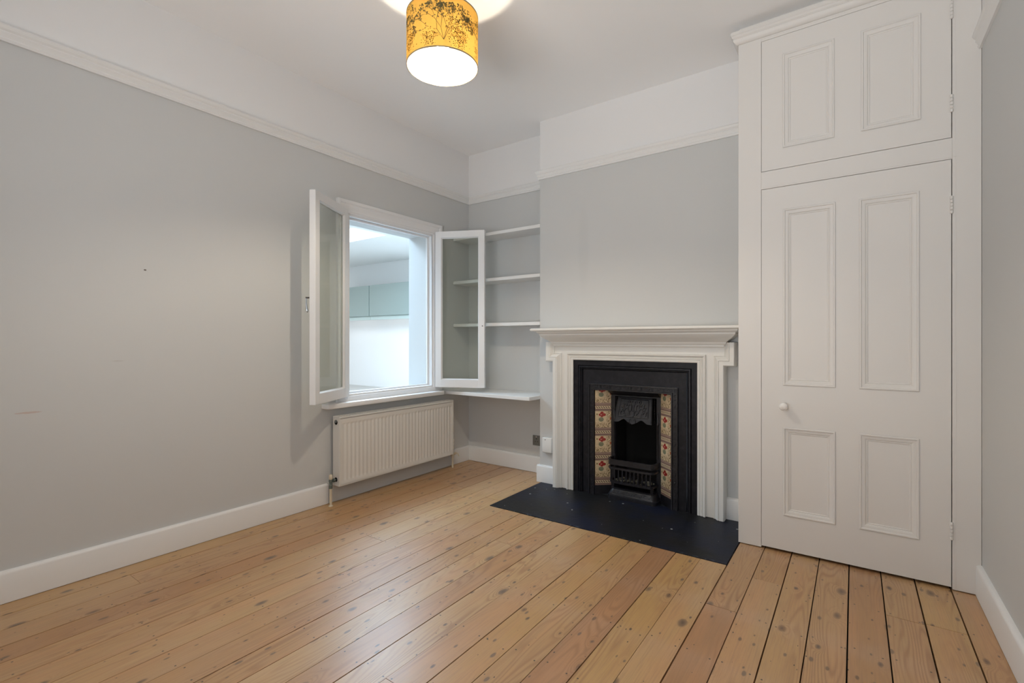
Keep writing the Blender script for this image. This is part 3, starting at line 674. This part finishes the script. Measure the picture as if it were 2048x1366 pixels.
for sgn in (-1, 1):
    xc = CX+sgn*0.3000
    for i in range(nzv):
        zc = 0.055+i*0.0625
        b.box(xc-0.0105, yb_-0.002, zc+0.026, xc+0.0105, yb_+0.004, zc+0.0275); b.box(xc-0.0105, yb_-0.002, zc+0.0315, xc+0.0105, yb_+0.004, zc+0.033)
        f = 1 if i % 2 else -1
        scroll(b, xc, zc+0.010, 0.0085, yb_, f); scroll(b, xc, zc-0.010, 0.0085, yb_, -f)
        b.ball((xc, yb_-0.001, zc), 0.003, 0.002, 0.004, 6, 4)
for i in range(8):
    xc = CX-0.266+i*0.076; zc = 0.7885; f = 1 if i % 2 else -1
    scroll(b, xc-0.010, zc, 0.0085, yb_, f); scroll(b, xc+0.010, zc, 0.0085, yb_, -f); b.ball((xc, yb_-0.001, zc), 0.004, 0.002, 0.003, 6, 4)
    for d_ in (0.030, 0.034, 0.038, 0.042): b.box(xc+d_, yb_-0.002, zc-0.0105, xc+d_+0.0015, yb_+0.004, zc+0.0105)
b.build('relief_ornament', 'iron', ins, smooth=50)
# splayed cheeks
SX0, SY0_, SX1, SY1_ = 0.275, YI, 0.1800, 3.288
for sgn in (-1, 1):
    b = B(); p0 = (CX+sgn*SX0, SY0_+0.006); p1 = (CX+sgn*SX1, SY1_+0.006)
    pts = [p0, p1, (p1[0], p1[1]+0.02), (p0[0], p0[1]+0.02)]
    b.prism(pts, lambda u, v, h: (u, v, h), 0.0036, 0.776); b.build('cheek', 'iron', ins)
    # plinth below the tiles
    b = B(); b.prism([(p0[0], p0[1]-0.006), (p1[0], p1[1]-0.006), p1, p0], lambda u, v, h: (u, v, h), 0.0036, 0.066); b.build('cheek_plinth', 'iron', ins)
# tiles: one shared mesh, four to a side; the top one is cut
def tile_mesh(h0):
    b = B(); t = 0.006
    vs = [(0.001, 0, h0), (TW-0.001, 0, h0), (TW-0.001, 0, TH), (0.001, 0, TH)]
    e = 0.0012
    f_ = [(0.001, 0.0012, 0.0008), (TW-0.001, 0.0012, 0.0008), (TW-0.001, 0.0012, h0-0.0006), (0.001, 0.0012, h0-0.0006)]
    f2 = [(0.0022, 0, 0.002), (TW-0.0022, 0, 0.002), (TW-0.0022, 0, h0-0.002), (0.0022, 0, h0-0.002)]
    bk = [(p[0], t, p[2]) for p in f_]
    b.add(f2+f_+bk, [(0, 1, 2, 3)]+[(4+i, 4+(i+1) % 4, (i+1) % 4, i) for i in range(4)]+[(8+i, 8+(i+1) % 4, 4+(i+1) % 4, 4+i) for i in range(4)]+[(11, 10, 9, 8)])
    me = D.meshes.new('tile'); me.from_pydata(b.v, [], b.f); me.materials.append(M['tile'])
    bm = bmesh.new(); bm.from_mesh(me); bmesh.ops.recalc_face_normals(bm, faces=bm.faces); bm.to_mesh(me); bm.free(); return me
tm, tm2 = tile_mesh(TH), tile_mesh(0.152)
PL = (CX-SX0, SY0_); PRr = (CX+SX1, SY1_)
angL = atan2(SY1_-SY0_, SX0-SX1); lenw = sqrt((SX0-SX1)**2+(SY1_-SY0_)**2)
for side in (0, 1):
    for i in range(4):
        o = D.objects.new('tile', tm if i < 3 else tm2); COL.objects.link(o); o.parent = ins; o.matrix_parent_inverse = wm(ins).inverted()
        zc = 0.068+i*TH
        if side == 0: o.location = (PL[0]+0.002, PL[1]-0.0005, zc); o.rotation_euler = (0, 0, angL)
        else: o.location = (PRr[0]+0.001, PRr[1]-0.0005, zc); o.rotation_euler = (0, 0, -angL)
        s_ = (lenw-0.003)/TW; o.scale = (s_, 1, 1)
# centre casting: jambs, sloping head, hood, firebox
b = B(); jx = 0.183; ji = 0.152; yj_ = 3.288
for sgn in (-1, 1):
    xa, xb = sorted((CX+sgn*jx, CX+sgn*ji)); b.box(xa, yj_, 0.0036, xb, yj_+0.03, 0.776)
    b.lathe([(0.006, 0.30), (0.006, 0.53), (0.009, 0.535), (0.009, 0.545), (0.005, 0.55), (0.006, 0.62)], (CX+sgn*(ji+0.008), yj_-0.002, 0), 'z', 8)
b.box(CX-ji, yj_, 0.72, CX+ji, yj_+0.03, 0.776)
b.prism([(YI, 0.777), (YI+0.006, 0.777), (yj_+0.004, 0.742), (yj_+0.004, 0.728), (yj_-0.004, 0.728), (YI, 0.770)], lambda u, v, h: (h, u, v), CX-0.183, CX+0.183)
for sgn in (-1, 1):     # beaded inner column either side of the hood
    for i in range(15): b.ball((CX+sgn*0.139, yj_-0.003, 0.55+i*0.0115), 0.0045, 0.004, 0.0035, 6, 4)
b.build('opening_frame', 'iron', ins, smooth=40)
b = B()     # firebox
b.box(CX-ji-0.005, 3.50, 0.0036, CX+ji+0.005, 3.52, 0.776); b.box(CX-ji-0.02, yj_+0.03, 0.0036, CX-ji, 3.50, 0.776); b.box(CX+ji, yj_+0.03, 0.0036, CX+ji+0.02, 3.50, 0.776)
b.box(CX-ji-0.02, yj_+0.03, 0.776, CX+ji+0.02, 3.52, 0.79); b.box(CX-ji-0.02, yj_+0.03, -0.01, CX+ji+0.02, 3.52, 0.0036)
b.build('firebox', 'soot', ins)
# hood: tapered plate leaning forward, scalloped lower lip
def hood(u, v, h):
    """u in -1..1 across, v 0 (top) .. 1 (bottom)"""
    w = 0.124+0.014*v; y = 3.282-0.050*v-0.006*v*v; z = 0.722-0.172*v
    return (CX+u*w, y-h, z)
b = B(); nU, nV = 24, 6
edge = lambda u: 1.03 - 0.13*(0.5-0.5*cos((min(max(abs(u), 0.14), 0.80)-0.14)/0.66*2*pi)) + 0.05*max(0, 1-abs(u)/0.14)
vs = []
for i in range(nU+1):
    u = -1+2*i/nU
    for j in range(nV+1): vs.append(hood(u, edge(u)*j/nV, 0))
    for j in range(nV+1): p = hood(u, edge(u)*j/nV, -0.006); vs.append(p)
K = 2*(nV+1)
fs = [(i*K+j, i*K+j+1, (i+1)*K+j+1, (i+1)*K+j) for i in range(nU) for j in range(nV)]
fs += [(i*K+nV+1+j, (i+1)*K+nV+1+j, (i+1)*K+nV+2+j, i*K+nV+2+j) for i in range(nU) for j in range(nV)]
fs += [(i*K+nV, i*K+2*nV+1, (i+1)*K+2*nV+1, (i+1)*K+nV) for i in range(nU)]
b.add(vs, fs); hd = b.build('hood', 'iron', ins, smooth=35)
b = B()     # frame ridge and floral relief on the hood
H_ = lambda u, v, h: hood(u, v, h)
fr_ = [(-0.97, 0.03), (0.97, 0.03), (0.97, 0.97)]
for pl in ([(-0.97, 0.0), (-0.97, 1.0)], [(0.97, 0.0), (0.97, 1.0)], [(-0.97, 0.04), (0.97, 0.04)], [(-0.80, 0.10), (-0.80, 0.80)], [(0.80, 0.10), (0.80, 0.80)], [(-0.80, 0.10), (0.80, 0.10)], [(-0.80, 0.80), (0.80, 0.80)]):
    (a0, c0_), (a1_, c1_) = pl; b.tube([H_(a0+(a1_-a0)*t/6, c0_+(c1_-c0_)*t/6, 0.001) for t in range(7)], 0.0035, 5)
def curl(cu, cv, r, a0, turn, n=16, tk=0.0050):
    pts = [H_(cu+r*(1-0.8*i/n)*cos(a0+turn*i/n), cv+1.35*r*(1-0.8*i/n)*sin(a0+turn*i/n), 0.003) for i in range(n+1)]
    b.tube(pts, [tk*(1-0.45*i/n) for i in range(n+1)], 5)
for sg in (-1, 1):
    for (cu, cv, r, a0, tn) in ((0.16, 0.66, 0.13, 2.6, 5.2), (0.42, 0.62, 0.16, 3.0, 5.0), (0.64, 0.68, 0.11, 3.2, 4.6), (0.26, 0.42, 0.15, 2.4, 4.6), (0.50, 0.40, 0.12, 3.4, 4.4), (0.12, 0.24, 0.10, 2.6, 4.2), (0.34, 0.24, 0.09, 3.2, 4.0)):
        if sg > 0: curl(cu, cv, r, a0, tn)
        else: curl(-cu, cv, r, pi-a0, -tn)
    for (u_, v_2) in ((0.60, 0.50), (0.70, 0.58), (0.44, 0.76), (0.30, 0.54), (0.20, 0.32), (0.56, 0.30), (0.40, 0.34), (0.66, 0.42)):
        p = H_(sg*u_, v_2, 0.003); b.ball(p, 0.008, 0.0035, 0.006, 8, 5)
b.tube([H_(0, 0.78-0.60*t/8, 0.004) for t in range(9)], [0.006, 0.005, 0.0045, 0.004, 0.004, 0.004, 0.0045, 0.006, 0.003], 6)
for sg in (-1, 1): curl(sg*0.10, 0.93, 0.09, pi/2, sg*-5.0, 14, 0.003)
b.build('floral_relief', 'iron', hd, smooth=60)
# grate: bowed front with rails and upright bars
gr = thing('fire_grate', (CX, 3.25, 0.0036), 'black iron basket grate with upright bars standing in the fireplace opening', 'grate')
def bow(inset, z, n=7):
    hwid = 0.171-inset; yf = 3.182+inset; yb2 = 3.284
    pts = [(CX-hwid, yb2, z)]
    for i in range(n+1):
        a = pi/2*i/n; pts.append((CX-hwid+0.032*(1-cos(a)), yf+0.05-0.05*sin(a), z))
    for i in range(n+1):
        a = pi/2*i/n; pts.append((CX+hwid-0.032+0.032*sin(a), yf+0.05-0.05*cos(a), z))
    pts.append((CX+hwid, yb2, z)); return pts
def bowband(b, z0, z1, inset, th):
    P = bow(inset, 0); Q = bow(inset+th, 0); n = len(P)
    vs = [(p[0], p[1], z) for z in (z0, z1) for p in P]+[(p[0], p[1], z) for z in (z0, z1) for p in Q]
    fs = []
    for i in range(n-1): fs += [(i, i+1, n+i+1, n+i), (2*n+i, 3*n+i, 3*n+i+1, 2*n+i+1), (n+i, n+i+1, 3*n+i+1, 3*n+i), (i, 2*n+i, 2*n+i+1, i+1)]
    fs += [(0, n, 3*n, 2*n), (n-1, 3*n-1, 4*n-1, 2*n-1)]; b.add(vs, fs)
b = B(); bowband(b, 0.250, 0.280, 0.0, 0.008); bowband(b, 0.276, 0.284, -0.003, 0.012); bowband(b, 0.246, 0.252, -0.002, 0.010); b.build('fret_bar', 'iron', gr, smooth=35)
b = B(); bowband(b, 0.214, 0.228, 0.0, 0.010); b.build('top_rail', 'iron', gr, smooth=35)
b = B(); bowband(b, 0.118, 0.132, 0.006, 0.012); b.build('bottom_rail', 'iron', gr, smooth=35)
hb = 0.142
bar = None
for i in range(11):
    xx = CX-hb+i*2*hb/10
    if bar is None: bar = B().lathe([(0.0042, 0), (0.0055, 0.02), (0.0050, 0.06), (0.0045, 0.098)], (0, 0, 0), 'z', 8).build('bar', 'iron', gr, smooth=60); o = bar
    else: o = bar.copy(); COL.objects.link(o)
    o.location = (xx, 3.190, 0.123)
b = B().box(CX-0.150, 3.205, 0.108, CX+0.150, 3.46, 0.118); b.build('grate_floor', 'iron', gr)
for sgn in (-1, 1): B().box(CX+sgn*0.140-0.008, 3.22, 0.0036, CX+sgn*0.140+0.008, 3.24, 0.108).build('leg', 'iron', gr)
b = B()
for i in range(46):
    b.ball((CX+random.uniform(-0.13, 0.13), random.uniform(3.215, 3.32), 0.119+random.uniform(0.0, 0.012)), random.uniform(0.006, 0.013), random.uniform(0.006, 0.013), random.uniform(0.005, 0.010), 6, 4)
tag(b.build('ash', 'coal', gr), 'grey ash lumps lying in the grate', kind='stuff')
# ash pan cover
ac = thing('ash_pan_cover', (CX, 3.22, 0.0036), 'black iron ash pan cover with relief front at the foot of the grate', 'ash cover')
P = bow(-0.012, 0); Q = bow(0.012, 0)
b = B(); n = len(P)
rings = []
for (ins_, z) in ((-0.010, 0.0036), (-0.010, 0.026), (-0.006, 0.028), (-0.006, 0.031), (0.012, 0.068), (0.010, 0.072), (0.010, 0.078), (0.026, 0.080)):
    rings.append([(p[0], p[1]+0.018, z) for p in bow(ins_, 0)])
vs = [p for r_ in rings for p in r_]
b.add(vs, [(j*n+i, j*n+i+1, (j+1)*n+i+1, (j+1)*n+i) for j in range(len(rings)-1) for i in range(n-1)])
m_ = len(rings); b.f.append([(m_-1)*n+i for i in range(n)]); b.mi.append(0); b.f.append([i for i in range(n)][::-1]); b.mi.append(0)
cov = b.build('cover', 'iron', ac, smooth=30)
b = B()
for i in range(9):
    u_ = -0.128+i*0.032
    mp = lambda u, v, h: (u, 3.1955+(v-0.031)*0.48-h*0.9, v)
    scroll(b, CX+u_, 0.050, 0.010, 0, 1 if i % 2 else -1, mp)
    b.tube([mp(CX+u_+0.016, 0.038, 0.001), mp(CX+u_+0.016, 0.062, 0.001)], 0.0012, 4)
b.tube([mp(CX-0.140, 0.036, 0.001), mp(CX+0.140, 0.036, 0.001)], 0.0012, 4); b.tube([mp(CX-0.136, 0.063, 0.001), mp(CX+0.136, 0.063, 0.001)], 0.0012, 4)
b.build('relief', 'iron', cov, smooth=50)

# ------------------------------------------------------------------ built-in cupboard
YF = 2.905; cz1 = 2.775
cup = thing('built_in_cupboard', (-0.03, YF, 0), 'tall off-white built-in cupboard with one panelled door above another, right of the fireplace', 'cupboard')
CL, CRr = -0.523, WR-0.001
DL0, DL1, DR = -0.4075, 0.3560, 0.3560; GL = 0.0018
b = B(); th = 0.028
def fbox(x0, z0, x1, z1): b.box(x0, YF, z0, x1, YF+th, z1)
fbox(CL, 0.004, DL0-GL, cz1); fbox(0.3595, 0.004, CRr, cz1); fbox(DL0-GL, 1.9370, 0.3595, 2.0312); fbox(DL0-GL, 2.7375, 0.3595, cz1)
b.build('face_frame', 'cup_white', cup, bevel=0.0015)
b = B()      # bead line round the door openings on the hinge side
for (z0, z1) in ((0.004, 1.947), (2.022, 2.739)):
    b.box(0.3700, YF-0.0012, z0, 0.3725, YF+0.001, z1)
    b.box(-0.412, YF-0.0012, (1.945 if z0 < 1 else 2.019), 0.3725, YF+0.001, (1.9475 if z0 < 1 else 2.0215)) if z0 < 1 else None
b.build('bead', 'cup_white', cup)
B().box(CL, YF+th, 0.004, CL+0.018, YB-0.001, cz1).build('side_panel', 'cup_white', cup)
B().box(CL+0.018, YF+th, cz1-0.018, CRr, YB-0.001, cz1).build('top_panel', 'cup_white', cup)
B().box(CL+0.018, YB-0.012, 0.03, CRr, YB-0.002, cz1-0.018).build('back_panel', 'dark', cup)
cp = [(0, 0), (0.006, 0.0), (0.012, 0.004), (0.022, 0.016), (0.024, 0.024), (0.022, 0.028), (0.028, 0.034), (0.030, 0.042), (0.034, 0.046), (0.034, 0.060), (0.028, 0.062), (0.028, 0.066), (0, 0.066)]
b = B(); b.mould([(CL, YB-0.001), (CL, YF), (CRr, YF)], [(-o, h) for o, h in cp], XY(2.757)); b.box(CL, YF, 2.8, CRr, YB-0.001, 2.82); b.box(CL, YF+0.03, 2.815, CRr, YF+0.05, ZC-0.0005)
b.build('cornice', 'cup_white', cup, smooth=28)
def door(x0, x1, z0, z1, panels, hinges):
    b = B(); y0, y1 = YF+0.0005, YF+0.0285; xs = sorted({x0, x1}|{p[0] for p in panels}|{p[1] for p in panels}); zs_ = sorted({z0, z1}|{p[2] for p in panels}|{p[3] for p in panels})
    inside = lambda xm, zm: any(p[0] < xm < p[1] and p[2] < zm < p[3] for p in panels)
    for i in range(len(xs)-1):
        for j in range(len(zs_)-1):
            xm, zm = (xs[i]+xs[i+1])/2, (zs_[j]+zs_[j+1])/2
            if not inside(xm, zm): b.box(xs[i], y0, zs_[j], xs[i+1], y1, zs_[j+1])
    me_o = None
    bm = bmesh.new(); vmap = {}
    # weld cells into one frame: keep only outer faces
    cnt = {}
    for f in b.f:
        key = tuple(sorted(tuple(round(c, 5) for c in b.v[i]) for i in f)); cnt[key] = cnt.get(key, 0)+1
    for f in b.f:
        key = tuple(sorted(tuple(round(c, 5) for c in b.v[i]) for i in f))
        if cnt[key] > 1: continue
        vv = []
        for i in f:
            kk = tuple(round(c, 5) for c in b.v[i])
            if kk not in vmap: vmap[kk] = bm.verts.new(kk)
            vv.append(vmap[kk])
        try: bm.faces.new(vv)
        except ValueError: pass
    bmesh.ops.dissolve_limit(bm, angle_limit=0.01, verts=bm.verts, edges=bm.edges)
    bmesh.ops.recalc_face_normals(bm, faces=bm.faces)
    me = D.meshes.new('door'); bm.to_mesh(me); bm.free(); me.materials.append(M['cup_white'])
    d = D.objects.new('door', me); COL.objects.link(d); d.parent = cup; d.matrix_parent_inverse = wm(cup).inverted()
    for (a, c, e, g) in panels:
        B().box(a, YF+0.012, e, c, YF+0.020, g).build('panel', 'cup_white', d)
        pm = [(0, 0.0015), (0.003, 0.004), (0.008, 0.0035), (0.011, -0.001), (0.018, -0.002), (0.026, -0.006), (0.028, -0.0095), (0.031, -0.0085), (0.034, -0.0095), (0.036, -0.0125)]
        B().mould([(a, e), (c, e), (c, g), (a, g)], pm, XZ(YF), closed=True).build('panel_moulding', 'cup_white', d, smooth=25)
    for zc in hinges:
        h = B()
        for q in range(5): h.lathe([(0.0052, 0.001), (0.0062, 0.003), (0.0062, 0.0135), (0.0052, 0.0155)], (x1+0.001, YF-0.003, zc-0.040+q*0.016), 'z', 10)
        h.box(x1-0.010, YF-0.001, zc-0.036, x1, YF+0.001, zc+0.036); h.box(x1+0.002, YF-0.001, zc-0.036, x1+0.0085, YF+0.001, zc+0.036)
        h.build('hinge', 'cup_white', d, smooth=40)
    return d
d1 = door(DL0, DL1, 0.014, 1.9345, [(-0.306, -0.075, 0.197, 0.664), (0.0205, 0.247, 0.199, 0.667), (-0.306, -0.075, 0.884, 1.8155), (0.0205, 0.247, 0.884, 1.8135)], [0.266, 1.730])
d2 = door(DL0, DL1, 2.0335, 2.7355, [(-0.308, -0.080, 2.140, 2.637), (0.028, 0.252, 2.142, 2.633)], [2.185, 2.604])
b = B(); b.lathe([(0.013, 0.0), (0.013, -0.004), (0.0105, -0.007), (0.009, -0.012), (0.010, -0.018), (0.0165, -0.026), (0.0205, -0.036), (0.020, -0.046), (0.0155, -0.053), (0.008, -0.057), (0.0, -0.058)], (-0.300, YF+0.0005, 0.776), 'y', 28)
b.build('knob', 'porcelain', d1, smooth=60)

# ------------------------------------------------------------------ pendant lamp
LX, LY = -1.602, 1.683
SR = 0.1685; SB = 2.425; STt = 2.660
lamp = thing('pendant_lamp', (LX, LY, ZC), 'mustard yellow drum pendant lampshade with leafy tree print, hanging lit from the ceiling', 'lamp')
b = B(); nS = 96
b.cur = 0; b.lathe([(SR, SB), (SR, STt)], (LX, LY, 0), 'z', nS, cap=False)
b.cur = 1; b.lathe([(SR-0.0012, STt), (SR-0.0012, SB)], (LX, LY, 0), 'z', nS, cap=False)
shd = b.build('shade', ['shade_out', 'shade_in'], lamp, smooth=60, recalc=False)
for zz in (SB, STt):
    b = B(); b.lathe([(SR+0.001, zz-0.0025), (SR+0.001, zz+0.0025), (SR-0.0025, zz+0.0025), (SR-0.0025, zz-0.0025), (SR+0.001, zz-0.0025)], (LX, LY, 0), 'z', nS, cap=False)
    b.build('rim', 'rim', shd, smooth=60)
# printed motif: thin shapes lying on the fabric
def cyl(s_, z): a = s_/SR; r = SR+0.0006; return (LX+r*cos(a), LY+r*sin(a), z)
bg, bd = B(), B()
def seg(b, s0, z0_, s1, z1_, w):
    dx, dz = s1-s0, z1_-z0_; L = max(1e-6, sqrt(dx*dx+dz*dz)); nx, nz_ = -dz/L*w/2, dx/L*w/2
    b.add([cyl(s0+nx, z0_+nz_), cyl(s1+nx, z1_+nz_), cyl(s1-nx, z1_-nz_), cyl(s0-nx, z0_-nz_)], [(0, 1, 2, 3)])
def leaf(b, s_, z_, r1, r2, a):
    if not (SB+0.006 < z_ < STt-0.006): return
    b.add([cyl(s_+r1*cos(t)*cos(a)-r2*sin(t)*sin(a), z_+r1*cos(t)*sin(a)+r2*sin(t)*cos(a)) for t in [i*pi/3 for i in range(6)]], [(0, 1, 2, 3, 4, 5)])
def branch(b, s_, z_, a, L, w, dep, ls, cl):
    s1, z1_ = s_+L*cos(a), z_+L*sin(a); z1_ = min(z1_, STt-0.006)
    if z1_ < SB+0.004: return
    seg(b, s_, z_, s1, z1_, w)
    if dep <= 0:
        for q in range(cl): leaf(b, s1+random.uniform(-1, 1)*ls*2.2, z1_+random.uniform(-1, 1)*ls*2.2, ls*random.uniform(0.7, 1.2), ls*random.uniform(0.5, 0.9), random.uniform(0, pi))
        return
    for q in range(random.choice((2, 2, 3))):
        branch(b, s1, z1_, a+random.uniform(-0.75, 0.75), L*random.uniform(0.68, 0.9), w*0.8, dep-1, ls, cl)
    if dep < 3: leaf(b, s_+L*0.5*cos(a)+ls, z_+L*0.5*sin(a), ls, ls*0.6, a+0.8)
rs_ = random.Random(3); st = random.getstate(); random.seed(21)
face = atan2(-LY, -LX)*SR      # arc position that faces the room's near end
circ = 2*pi*SR
for kx in range(4):
    s0 = face+0.005+kx*circ/4
    for a in (1.35, 1.75, 1.05, 2.15): branch(bg, s0, SB+0.03, a+random.uniform(-0.08, 0.08), 0.055, 0.0024, 4, 0.0044, 3)
    for (ds, dz0, sp, n_) in ((0.07, 0.02, 0.045, 150), (-0.065, 0.02, 0.035, 110), (0.045, 0.10, 0.035, 80), (0.09, 0.08, 0.03, 60)):
        for q in range(n_):
            leaf(bd, s0+ds+random.gauss(0, sp*0.5), SB+dz0+0.02+random.gauss(0, 0.024), random.uniform(0.0014, 0.0030), random.uniform(0.0009, 0.0018), random.uniform(0, pi))
        for q in range(7): branch(bd, s0+ds+random.uniform(-0.02, 0.02), SB+0.008+dz0*0.4, random.uniform(1.1, 2.0), 0.020, 0.0005, 2, 0.0011, 2)
random.setstate(st)
tag(bg.build('leaf_print', 'print_grey', shd, recalc=False), 'grey green branching tree print'); tag(bd.build('leaf_print', 'print_dark', shd, recalc=False), 'small dark leaf print')
b = B()    # spider ring
for i in range(3):
    a = 2*pi*i/3+0.4; b.tube([(LX+0.02*cos(a), LY+0.02*sin(a), 2.60), (LX+0.09*cos(a), LY+0.09*sin(a), 2.612), (LX+(SR-0.002)*cos(a), LY+(SR-0.002)*sin(a), STt-0.002)], 0.0015, 6)
b.lathe([(0.022, 2.598), (0.022, 2.602), (0.019, 2.602), (0.019, 2.598), (0.022, 2.598)], (LX, LY, 0), 'z', 24, cap=False)
b.build('shade_ring', 'plastic', shd)
BZ = 2.525
b = B(); b.ball((LX, LY, BZ), 0.030, 0.030, 0.030, 24, 14); b.build('bulb', 'bulb', lamp, smooth=80)
b = B(); b.lathe([(0.0, BZ+0.010), (0.0312, BZ+0.010), (0.0312, BZ+0.014), (0.020, BZ+0.034), (0.014, BZ+0.044)], (LX, LY, 0), 'z', 24, cap=False); b.build('bulb_body', 'plastic', lamp, smooth=40)
b = B(); b.lathe([(0.013, 2.565), (0.019, 2.575), (0.019, 2.625), (0.012, 2.640), (0.004, 2.650)], (LX, LY, 0), 'z', 20); b.build('lamp_holder', 'plastic', lamp, smooth=40)
B().tube([(LX, LY, 2.648), (LX, LY, ZC-0.02)], 0.003, 8).build('cord', 'plastic', lamp)
b = B(); b.lathe([(0.0, ZC-0.030), (0.02, ZC-0.028), (0.045, ZC-0.016), (0.050, ZC-0.0005)], (LX, LY, 0), 'z', 28); b.build('ceiling_rose', 'plastic', lamp, smooth=40)
